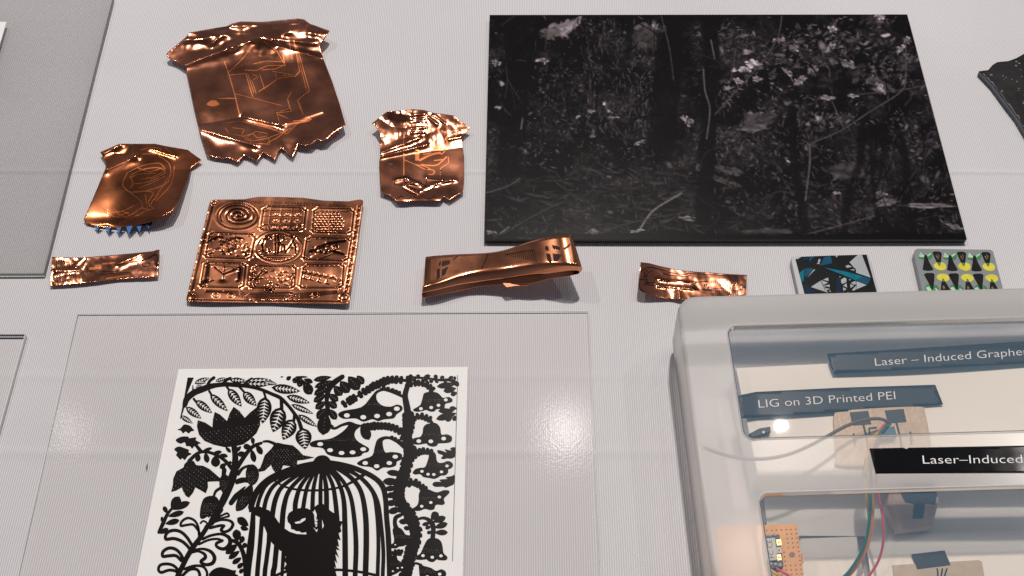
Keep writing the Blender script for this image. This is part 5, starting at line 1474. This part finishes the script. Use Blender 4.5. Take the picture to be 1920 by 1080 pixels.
    bars = [([(560, 205), (430, 228), (300, 270), (180, 330), (90, 420), (42, 545)], [50, 44, 46, 48, 46, 44]),
            ([(640, 200), (760, 215), (880, 250), (1000, 310), (1068, 380), (1092, 480), (1100, 620), (1115, 800), (1122, 1080), (1122, 1400)], [50, 40, 38, 38, 42, 40, 40, 42, 38, 38]),
            ([(700, 215), (850, 280), (960, 370), (1030, 500), (1060, 700), (1075, 900), (1070, 1080), (1065, 1400)], [30, 28, 26, 30, 30, 30, 30, 30]), ([(690, 225), (820, 310), (900, 420), (935, 600), (942, 800), (935, 1080), (925, 1400)], [30, 34, 36, 42, 44, 44, 44]),
            ([(880, 300), (985, 420), (1020, 560), (1036, 800), (1030, 1080), (1025, 1400)], [20, 22, 28, 30, 30, 30]), ([(670, 240), (760, 340), (820, 460), (850, 650), (862, 850), (855, 1080), (850, 1400)], [28, 30, 32, 36, 38, 38, 38]),
            ([(650, 250), (720, 340), (765, 480), (775, 700), (778, 1080), (775, 1400)], [28, 30, 36, 42, 44, 44]), ([(630, 260), (680, 370), (702, 500), (715, 640)], [26, 32, 36, 38]), ([(610, 270), (630, 400), (632, 570)], [26, 38, 40]),
            ([(590, 275), (585, 400), (585, 540)], [24, 32, 32]), ([(560, 270), (530, 400), (522, 560)], [24, 32, 34]), ([(540, 265), (480, 390), (448, 560)], [24, 30, 34]), ([(520, 260), (430, 380), (392, 500), (388, 570)], [24, 32, 38, 38]),
            ([(500, 250), (350, 400), (300, 540), (285, 700)], [26, 32, 40, 42]), ([(480, 245), (300, 370), (235, 480), (208, 620)], [26, 30, 38, 40]), ([(460, 240), (250, 350), (170, 460), (140, 590)], [24, 28, 32, 34]), ([(440, 240), (200, 340), (120, 450), (85, 580)], [24, 26, 28, 30]),
            ([(62, 560), (55, 700), (40, 850), (15, 1080), (0, 1400)], [30, 44, 56, 50, 50]), ([(130, 620), (112, 850), (92, 1080), (80, 1400)], [34, 34, 36, 36]), ([(190, 760), (165, 950), (150, 1080), (140, 1400)], [34, 34, 36, 36]), ([(245, 820), (228, 1000), (215, 1080), (210, 1400)], [40, 40, 42, 42]), ([(300, 880), (285, 1080), (280, 1400)], [36, 24, 24])]
    for p, ws in bars: stroke('bar', E, p, ws, cage)
    stroke('ring', E, [(220, 330), (300, 380), (400, 405), (520, 412), (640, 405), (760, 380), (850, 335), (920, 290)], [12, 13, 14, 15, 14, 14, 20, 28], cage)
    stroke('ring', E, [(640, 1042), (720, 1030), (880, 1045), (1015, 1072)], [16, 18, 18, 20], cage)
    stroke('ring', E, [(215, 1090), (270, 1060), (330, 1040)], [20, 20, 20], cage)
    # --- shaggy figure
    body = E([(25, 545), (45, 530), (80, 545), (100, 532), (150, 556), (185, 568), (225, 610), (262, 665), (300, 705), (345, 735), (400, 752), (475, 756), (474, 735), (440, 741), (418, 728), (395, 728), (378, 716), (356, 712), (352, 678), (330, 655), (325, 625), (338, 590), (380, 562), (430, 550), (480, 552), (520, 572), (535, 600),
              (540, 660), (548, 700), (560, 690), (552, 600), (535, 545), (560, 525), (600, 514), (625, 535), (660, 570), (690, 590), (715, 605), (735, 650), (757, 655), (740, 700), (748, 730), (726, 745), (742, 800), (718, 790), (730, 850), (705, 842), (735, 878), (705, 870), (728, 935), (700, 905), (715, 980), (695, 955), (708, 1020), (692, 1000),
              (715, 1090), (720, 1400), (330, 1400), (318, 1090), (325, 1040), (300, 1020), (322, 985), (305, 960), (318, 925), (290, 915), (305, 885), (268, 880), (250, 850), (215, 830), (195, 800), (165, 805), (168, 745), (150, 700), (118, 650), (112, 620), (70, 600), (48, 580), (28, 580)])
    fig = shape('shaggy_figure', body, False)
    ew = MB()
    for p in ([(383, 662), (420, 652), (445, 634), (470, 628), (466, 644), (430, 668), (395, 673)], [(540, 650), (565, 640), (560, 652)], [(540, 668), (566, 668), (548, 682)], [(528, 700), (552, 722), (565, 712), (556, 738)], [(598, 640), (612, 690), (600, 712)], [(540, 560), (556, 600), (552, 640), (542, 610)]):
        ew.prism(E(p), ZT - 0.0001, ZT + 0.00036)
    ew.build('eye', M['paper'], fig)
    mb = MB()
    dx, dy = E([(428, 652)])[0]
    dot(mb, dx, dy, 1.3)
    for k in range(len(mb.v)): mb.v[k] = (mb.v[k][0], mb.v[k][1], mb.v[k][2] + 0.00006)
    mb.build('pupil', M['ink'], fig)
    # drooping flower resting on the dome
    dr = E([(220, 62), (250, 40), (300, 52), (370, 62), (410, 95), (450, 138), (535, 155), (460, 172), (405, 178), (402, 215), (385, 232), (345, 222), (295, 215), (272, 270), (240, 280), (212, 245), (200, 212), (150, 258), (103, 268), (130, 200), (150, 140), (200, 90)])
    speckle(shape('hanging_flower', dr, False), dr, 5.6, 3.6, 0.55, lambda x, y: y > 842, -0.1)
    stroke('stem', E, [(140, 32), (180, 30), (235, 52)], [14, 18, 24])
    # --- shadow line of the sheet's right edge, painted as a black strip
    prism('edge_shadow', [(857.6, 703), (858.6, 703), (848.8, 1052), (847.8, 1052)], zp - 0.0001, zp + 0.00008, M['ink'], root)
birdcage_card()

lf = prism('lint_fibre', [(273.4, 880), (274.6, 873), (276.4, 868), (276.6, 872), (275.2, 878)], 0.0009, 0.0013, plain('lint', (0.10, 0.09, 0.09), 0.8))
tag(lf, 'tiny dark fibre on the clear sheet left of the birdcage card', 'lint')

# ------------------------------------------------------------------ frosted box with its contents
LIDZ = 0.050
O3 = P(1276, 560, LIDZ)
E1 = (P(1920, 543, LIDZ) - O3); E1.z = 0; E1.normalize()
E2 = Vector((E1.y, -E1.x, 0))
def box_xy(s, t): return O3 + E1 * s + E2 * t
def box_st(px, py, z=LIDZ):
    d = P(px, py, z) - O3
    return (d.dot(E1), d.dot(E2))
BW, BD = 0.345, 0.245
def rrect(s0, t0, s1, t1, r, n=6):
    pts = []
    for cx, cy, a0 in ((s0 + r, t0 + r, math.pi), (s1 - r, t0 + r, 1.5 * math.pi), (s1 - r, t1 - r, 0), (s0 + r, t1 - r, 0.5 * math.pi)):
        for k in range(n + 1):
            a = a0 + 0.5 * math.pi * k / n
            pts.append((cx + r * math.cos(a), cy + r * math.sin(a)))
    return pts
def storage_box():
    root = empty('storage_box')
    tag(root, 'milky plastic box with clear lid windows holding electronic samples', 'storage box')
    w1a = box_st(1362, 611); w1b = box_st(1393, 824)
    w2a = box_st(1421, 925)
    s_in = (w1a[0] + w1b[0] + w2a[0]) / 3
    wins = [(w1a[0], w1a[1], BW - 0.02, w1b[1]), (w2a[0], w2a[1], BW - 0.02, BD - 0.02)]
    # lid top with two openings
    outer = rrect(0, 0, BW, BD, 0.009)
    holes = [rrect(*q, 0.0055) for q in wins]
    loops = [outer] + holes
    v, f = [], []
    for lp in loops: v += [(s, t, LIDZ) for s, t in lp]
    for tri in tessellate_polygon([[Vector((s, t, 0)) for s, t in lp] for lp in loops]): f.append(list(tri))
    def ringwall(lp_a, za, lp_b, zb):
        b = len(v); n = len(lp_a)
        v.extend((s, t, za) for s, t in lp_a); v.extend((s, t, zb) for s, t in lp_b)
        for i in range(n):
            j = (i + 1) % n
            f.append([b + i, b + j, b + n + j, b + n + i])
    prof = [(0, LIDZ), (0.0012, LIDZ - 0.0004), (0.0018, LIDZ - 0.0014), (0.0020, LIDZ - 0.003), (0.0020, LIDZ - 0.0048)]
    for (o1, z1), (o2, z2) in zip(prof[:-1], prof[1:]):
        ringwall(rrect(-o1, -o1, BW + o1, BD + o1, 0.009 + o1), z1, rrect(-o2, -o2, BW + o2, BD + o2, 0.009 + o2), z2)
    def place(vs_): return [tuple(box_xy(s, t).xy) + (z,) for s, t, z in vs_]
    me = bpy.data.meshes.new('lid'); me.from_pydata(place(v), [], f); me.update()
    bm = bmesh.new(); bm.from_mesh(me); bmesh.ops.remove_doubles(bm, verts=bm.verts, dist=1e-5); bmesh.ops.recalc_face_normals(bm, faces=bm.faces); bm.to_mesh(me); bm.free()
    if sum(p.normal.z * p.area for p in me.polygons) < 0: me.flip_normals()
    for pg in me.polygons: pg.use_smooth = abs(pg.normal.z) < 0.999
    lid = link('lid', me, M['frost'], root)
    for q in wins:
        # clear pane, sunk a little, with a moulded rim
        v2, f2 = [], []
        def rw(a, za, b_, zb):
            b = len(v2); n = len(a)
            v2.extend((s, t, za) for s, t in a); v2.extend((s, t, zb) for s, t in b_)
            for i in range(n):
                j = (i + 1) % n
                f2.append([b + i, b + j, b + n + j, b + n + i])
        g = lambda o: rrect(q[0] + o, q[1] + o, q[2] - o, q[3] - o, max(0.0055 - o, 0.001))
        rw(g(-0.0008), LIDZ + 0.0002, g(-0.0001), LIDZ + 0.0009); rw(g(-0.0001), LIDZ + 0.0009, g(0.0006), LIDZ + 0.0004); rw(g(0.0006), LIDZ + 0.0004, g(0.0012), LIDZ - 0.0016)
        me = bpy.data.meshes.new('window_rim'); me.from_pydata(place(v2), [], f2); me.update(); me.shade_smooth()
        fix_normals(link('window_rim', me, M['frost'], lid))
        p = g(0.0012)
        # pane: a gently sagging sheet
        nu, nv = 40, 20
        v3, f3 = [], []
        for j in range(nv + 1):
            for i in range(nu + 1):
                u, w_ = i / nu, j / nv
                s = q[0] + 0.001 + (q[2] - q[0] - 0.002) * u; t = q[1] + 0.001 + (q[3] - q[1] - 0.002) * w_
                v3.append((s, t, LIDZ - 0.0016 - 0.00008 * math.sin(math.pi * u) * math.sin(math.pi * w_) + 0.00006 * noise.noise(Vector((s * 50, t * 50, 3)))))
        for j in range(nv):
            for i in range(nu):
                a = j * (nu + 1) + i
                f3.append([a, a + nu + 1, a + nu + 2, a + 1])
        me = bpy.data.meshes.new('window_pane'); me.from_pydata(place(v3), [], f3); me.update(); me.shade_smooth()
        if sum(pp.normal.z for pp in me.polygons) < 0: me.flip_normals()
        link('window_pane', me, M['pane'], lid)
    # body
    v4, f4 = [], []
    zs = [(-0.00195, LIDZ - 0.0049), (-0.0017, LIDZ - 0.02), (-0.0010, 0.012), (0.0004, 0.004), (0.003, 0.0016), (0.008, 0.0011)]
    lps = [rrect(o, o, BW - o, BD - o, 0.010) for o, z in zs]
    n = len(lps[0])
    for lp, (o, z) in zip(lps, zs): v4 += [(s, t, z) for s, t in lp]
    for k in range(len(zs) - 1):
        for i in range(n):
            j = (i + 1) % n
            f4.append([k * n + i, k * n + j, (k + 1) * n + j, (k + 1) * n + i])
    f4.append([(len(zs) - 1) * n + i for i in range(n)])
    me = bpy.data.meshes.new('body'); me.from_pydata(place(v4), [], f4); me.update(); me.shade_smooth()
    fix_normals(link('body', me, M['frost_body'], root))
    return root
storage_box()

def box_contents():
    A = ZF(1240, 540, 2.8235)      # upper crop
    B = ZF(1240, 800, 2.8235)      # lower crop
    # sheets on the floor of the box
    UP = 0.0222                    # lift of the upper samples, on a board added so light reaches them
    o = prism('added_board', [(1380, 690), (1830, 668), (2200, 655), (2225, 885), (1421, 893)], 0.0030, UP + 0.0040, M['paper2'], None, 0.0003)
    tag(o, 'white sheet on an added board raising it into light, upper lid window', 'board')
    o = prism('paper_sheet', [(1424, 850), (2235, 830), (2240, 1010), (1440, 1004)], 0.0022, 0.0030, M['paper2'])
    tag(o, 'white paper sheet on the box floor under the hexagonal block', 'paper', 'white sheets in the box')
    o = prism('paper_sheet', [(1502, 1010), (1606, 1006), (1640, 1180), (1420, 1180)], 0.0042, 0.0050, M['paper2'])
    tag(o, 'small white sheet between the perforated board and the coloured wires', 'paper', 'white sheets in the box')
    o = prism('paper_sheet', [(1622, 1004), (2240, 985), (2280, 1200), (1650, 1200)], 0.0042, 0.0052, M['paper2'])
    tag(o, 'white sheet under the tan sample at the lower right', 'paper', 'white sheets in the box')
    # label strips inside
    def strip(label, pts, zf, txt, bl, br, cap):
        root = empty('label_strip')
        tag(root, label, 'label', 'lettered label strips')
        foil('tape', pts, zf, M['label_in'], root, 6, 0.0002)
        text('lettering', txt, bl, br, cap, lambda x, y: zf(x, y) + 0.0003, M['white_ink'], root)
    z1 = lambda x, y: UP + 0.0070 + 0.0012 * math.sin((x - 1550) / 120.0)
    strip('dark strip reading Laser - Induced Graphene under the upper lid window', A([(878, 348), (1300, 322), (1920, 282), (2300, 258), (2330, 378), (1920, 400), (1300, 432), (913, 452), (895, 410)]), z1,
          'Laser \u2013 Induced Graphene', A([(1133, 412)])[0], A([(1990, 350)])[0], A([(1240 * 0, 0)])[0] and (-1.5, -14.5))
    z2 = lambda x, y: UP + 0.0062 + 0.002 * max(0, (1420 - x) / 40) + 0.0005 * math.sin((x - 1400) / 70.0)
    strip('dark strip reading LIG on 3D Printed PEI', A([(405, 570), (500, 550), (940, 528), (1450, 512), (1492, 616), (960, 655), (425, 690), (412, 640)]), z2,
          'LIG on 3D Printed PEI', A([(517, 634)])[0], A([(1240, 588)])[0], (-1.8, -15.0))
    # label stuck on the lid
    root = empty('label_strip')
    tag(root, 'glossy black strip reading Laser-Induced stuck on top of the lid', 'label', 'lettered label strips')
    zl = LIDZ + 0.0004
    zf = lambda x, y: zl + 0.00003 * (1 + noise.noise(Vector((x / 38, y / 22, 2))))
    foil('tape', B([(1102, 115), (1280, 111), (1298, 118), (1310, 111), (1920, 100), (2250, 93), (2265, 238), (1920, 244), (1136, 248), (1118, 180)]), zf, M['label'], root, 4, 0.00015)
    text('lettering', 'Laser\u2013Induced', B([(1386, 196)])[0], B([(1912, 192)])[0], (-1.6, -15.8), lambda x, y: zf(x, y) + 0.0002, M['white_ink'], root)
    # small dark chip
    root = empty('dark_clip')
    tag(root, 'tiny dark clip under the left end of the LIG strip', 'clip')
    prism('body', A([(463, 772), (520, 742), (578, 733), (580, 762), (530, 778), (480, 790)]), UP + 0.0041, UP + 0.0075, M['label_in'], root, 0.0004)
    prism('stud', A([(535, 758), (546, 757), (547, 768), (536, 769)]), UP + 0.0074, UP + 0.0078, M['white_ink'], root)
    # printed sensor plate with wires
    root = empty('printed_sensor')
    tag(root, 'tan printed plate with black electrodes and coloured wires', 'sensor')
    tan = plain('printed_amber_plastic', (0.56, 0.43, 0.30), 0.4, var=0.10, scale=150, bump=0.4, bscale=500)
    prism('plate', catmull(A([(915, 672), (960, 650), (1150, 635), (1370, 628), (1395, 655), (1420, 780), (1430, 900), (1400, 930), (1150, 945), (940, 940), (925, 900), (920, 800)]), True, 3), UP + 0.0041, UP + 0.0064, tan, root, 0.0004)
    ink = plain('graphene_black', (0.012, 0.013, 0.016), 0.5)
    for p in ([(998, 658), (1095, 650), (1112, 720), (1012, 727)], [(1183, 648), (1283, 640), (1298, 708), (1200, 716)]):
        prism('electrode', A(p), UP + 0.0063, UP + 0.0067, ink, root)
    for p in ([(1070, 722), (1085, 785), (1095, 860)], [(1245, 712), (1262, 780), (1275, 860)], [(1105, 785), (1100, 742), (1140, 738)], [(1018, 770), (1024, 830)], [(1318, 760), (1325, 830)]):
        mb = MB(); q = A(p); ribbon_strip(mb, q, [3.4] * len(q), UP + 0.0060, UP + 0.0067); fix_normals(mb.build('electrode_track', ink, root))
    def wire(name, pts, r, mat, par):
        cu = bpy.data.curves.new(name, 'CURVE'); cu.dimensions = '3D'; cu.bevel_depth = r; cu.bevel_resolution = 2; cu.resolution_u = 6
        sp_ = cu.splines.new('NURBS'); sp_.points.add(len(pts) - 1); sp_.use_endpoint_u = True; sp_.order_u = 3
        for q, (x, y, z) in zip(sp_.points, pts): q.co = (*P(x, y, z), 1)
        ob = bpy.data.objects.new('w', cu); col.objects.link(ob)
        me = bpy.data.meshes.new_from_object(ob.evaluated_get(bpy.context.evaluated_depsgraph_get()))
        bpy.data.objects.remove(ob); bpy.data.curves.remove(cu)
        me.materials.clear(); me.shade_smooth()
        return link(name, me, mat, par)
    wm = {k: plain('wire_' + k, c, 0.35) for k, c in (('grey', (0.16, 0.135, 0.10)), ('green', (0.008, 0.16, 0.13)), ('orange', (0.75, 0.26, 0.05)), ('pink', (0.68, 0.09, 0.12)), ('yellow', (0.72, 0.50, 0.07)), ('blue', (0.03, 0.14, 0.22)))}
    def W(Zf, pts): return [(*Zf([(p[0], p[1])])[0], p[2] if Zf is B else min(0.0455, UP + 0.55 * p[2] + 0.0045)) for p in pts]
    wire('grey_cable', W(A, [(1212, 722, .010), (1185, 694, .017), (1120, 690, .022), (1040, 705, .026), (960, 738, .030), (860, 796, .035), (760, 850, .037), (640, 895, .036), (480, 912, .033), (320, 885, .030), (225, 845, .026)]), 0.00095, wm['grey'], root)
    prism('connector', A([(1160, 738), (1235, 730), (1248, 790), (1165, 800)]), UP + 0.0062, UP + 0.0105, wm['blue'], root, 0.0005)
    wire('green_wire', W(A, [(1205, 725, .011), (1175, 740, .018), (1145, 790, .025)]) + W(B, [(1112, 130, .036), (1108, 330, .040), (1106, 480, .036), (1082, 620, .028), (1030, 720, .022), (960, 810, .016), (820, 900, .012)]), 0.00085, wm['green'], root)
    wire('orange_wire', W(A, [(1195, 730, .011), (1160, 750, .018), (1125, 800, .025)]) + W(B, [(1104, 150, .035), (1116, 330, .038), (1122, 480, .034), (1100, 620, .026), (1050, 720, .020), (990, 800, .015), (850, 900, .012)]), 0.00085, wm['orange'], root)
    wire('pink_wire', W(A, [(1200, 712, .011), (1170, 725, .017), (1150, 780, .023)]) + W(B, [(1120, 150, .034), (1138, 290, .038), (1150, 370, .038), (1178, 500, .034), (1176, 640, .026), (1130, 760, .018), (1050, 850, .013)]), 0.0007, wm['pink'], root)
    wire('yellow_wire', W(A, [(1185, 745, .010), (1150, 760, .016), (1110, 800, .024)]) + W(B, [(1086, 150, .032), (1080, 310, .034), (1092, 420, .030), (1104, 520, .024), (1090, 640, .018)]), 0.0008, wm['yellow'], root)
    # hexagonal wooden piece
    root = empty('hexagon_block')
    tag(root, 'brown hexagonal wooden block with a dark T-shaped patch', 'block')
    wood = plain('brown_wood', (0.52, 0.38, 0.30), 0.6, var=0.12, scale=80, bump=0.2, bscale=300)
    zh = 0.013
    prism('body', B([(1190, 420), (1210, 340), (1250, 285), (1430, 275), (1472, 385), (1436, 528), (1255, 551)]), 0.0055, zh, wood, root, 0.0006)
    prism('patch', B([(1265, 345), (1290, 300), (1440, 295), (1462, 360), (1450, 412), (1395, 406), (1388, 485), (1330, 486), (1340, 408), (1292, 400)]), zh - 0.0001, zh + 0.0003, plain('navy_patch', (0.008, 0.016, 0.028), 0.5), root)
    # tan sample with dark label and pins
    root = empty('tan_sample')
    tag(root, 'flat tan sample with black pins at the bottom right corner', 'sample')
    t2 = plain('tan_film', (0.50, 0.41, 0.30), 0.5, var=0.08, scale=120)
    prism('plate', B([(1225, 733), (1680, 706), (1698, 715), (1740, 980), (1250, 990)]), 0.0053, 0.0062, t2, root)
    for k in range(3):
        x = 1462 + 18 * k
        wire('pin', W(B, [(x, 800, .007), (x + 4, 780, .010), (x + (-2, 8, 14)[k], 752, .013)]), 0.0004, M['label_in'], root)
    prism('connector', B([(1455, 795), (1515, 790), (1520, 825), (1460, 830)]), 0.0061, 0.0085, M['black_board'], root, 0.0003)
    o = prism('dark_label', B([(1325, 675), (1500, 655), (1531, 731), (1356, 753)]), 0.0062, 0.0066, M['label_in'])
    tag(o, 'blank dark label above the tan sample with pins', 'label')
    # perforated board with radio module
    root = empty('perforated_board')
    tag(root, 'orange perforated circuit board under the frosted lid edge', 'circuit board')
    zb = 0.0320
    pb = plain('orange_phenolic', (0.80, 0.40, 0.13), 0.5, var=0.08, scale=100)
    c = B([(285, 530), (718, 512), (770, 900), (320, 930)])
    prism('board', c, zb - 0.0016, zb, pb, root, 0.0002)
    dark = plain('hole_dark', (0.05, 0.02, 0.006), 0.6)
    def lin(u, v):
        a, b_, d, e = c
        return ((a[0] * (1 - u) + b_[0] * u) * (1 - v) + (e[0] * (1 - u) + d[0] * u) * v, (a[1] * (1 - u) + b_[1] * u) * (1 - v) + (e[1] * (1 - u) + d[1] * u) * v)
    for j in range(13):
        for i in range(17):
            x, y = lin((i + 0.6) / 17.0, (j + 1.3) / 16.5)
            if 1366 < x < 1470 and 1000 < y < 1068: continue
            if 1474 < x < 1494 and 1030 < y < 1052: continue
            r = 1.7
            prism('hole', [(x + r * math.cos(t), y + 0.85 * r * math.sin(t)) for t in [math.pi / 4 + k * math.pi / 2 for k in range(4)]], zb - 0.0005, zb + 0.0001, dark, root)
    ring = B([(692 + 17 * math.cos(t), 678 + 15 * math.sin(t)) for t in [k * math.pi / 7 for k in range(14)]])
    prism('mounting_hole', ring, zb - 0.0005, zb + 0.0001, plain('hole_grey', (0.28, 0.13, 0.09), 0.5), root)
    prism('side_tab', B([(745, 672), (752, 674), (756, 715), (752, 722), (746, 720)]), zb - 0.0016, zb - 0.0001, pb, root)
    root = empty('radio_module')
    tag(root, 'small black module with a silver can marked FC CE on the orange board', 'circuit module')
    zm = zb + 0.0030
    prism('board', B([(535, 580), (625, 570), (648, 742), (580, 752), (560, 748)]), zb + 0.0001, zm, plain('module_black', (0.02, 0.02, 0.022), 0.4), root, 0.0002)
    steel = plain('silver_can', (0.50, 0.50, 0.50), 0.5, metal=0.2, spec=0.3)
    prism('can', B([(537, 592), (603, 586), (617, 706), (556, 712)]), zm - 0.0001, zm + 0.0016, steel, root, 0.0003)
    zk = zm + 0.0018
    text('lettering', 'FC', B([(596, 694)])[0], B([(592, 655)])[0], (-9.0, 0.8), zk, M['black_board'], root)
    text('lettering', 'CE', B([(589, 640)])[0], B([(584, 598)])[0], (-9.0, 0.8), zk, M['black_board'], root)
    gold = plain('gold_pad', (0.75, 0.55, 0.25), 0.3, metal=1)
    for y in (598, 640, 678):
        q = B([(608, y), (632, y - 3), (638, y + 28), (613, y + 31)])
        prism('pad', q, zm - 0.0001, zm + 0.0005, steel if y == 640 else gold, root)
        cx = sum(p[0] for p in q) / 4; cy = sum(p[1] for p in q) / 4
        prism('pad_hole', [(cx + 1.6 * math.cos(t), cy + 1.4 * math.sin(t)) for t in [k * math.pi / 4 for k in range(8)]], zm, zm + 0.0006, M['black_board'], root)
    for x, y in ((548, 580), (572, 577), (600, 574), (580, 728), (604, 730), (628, 734)):
        bm = bmesh.new(); bmesh.ops.create_icosphere(bm, subdivisions=2, radius=0.0011)
        me = bpy.data.meshes.new('solder'); bm.to_mesh(me); bm.free(); me.shade_smooth()
        o = link('solder', me, steel, root); p = P(*B([(x, y)])[0], zm); o.location = p
    for k, pts in (('yellow', [(575, 755, .0345), (600, 775, .0365), (640, 800, .0345), (690, 860, .033)]), ('pink', [(610, 752, .0345), (650, 772, .0365), (690, 800, .0345), (730, 860, .033)]), ('green', [(568, 770, .0345), (575, 800, .0365), (600, 850, .034)])):
        wire(k + '_wire', W(B, pts), 0.0008, wm[k], root)
box_contents()
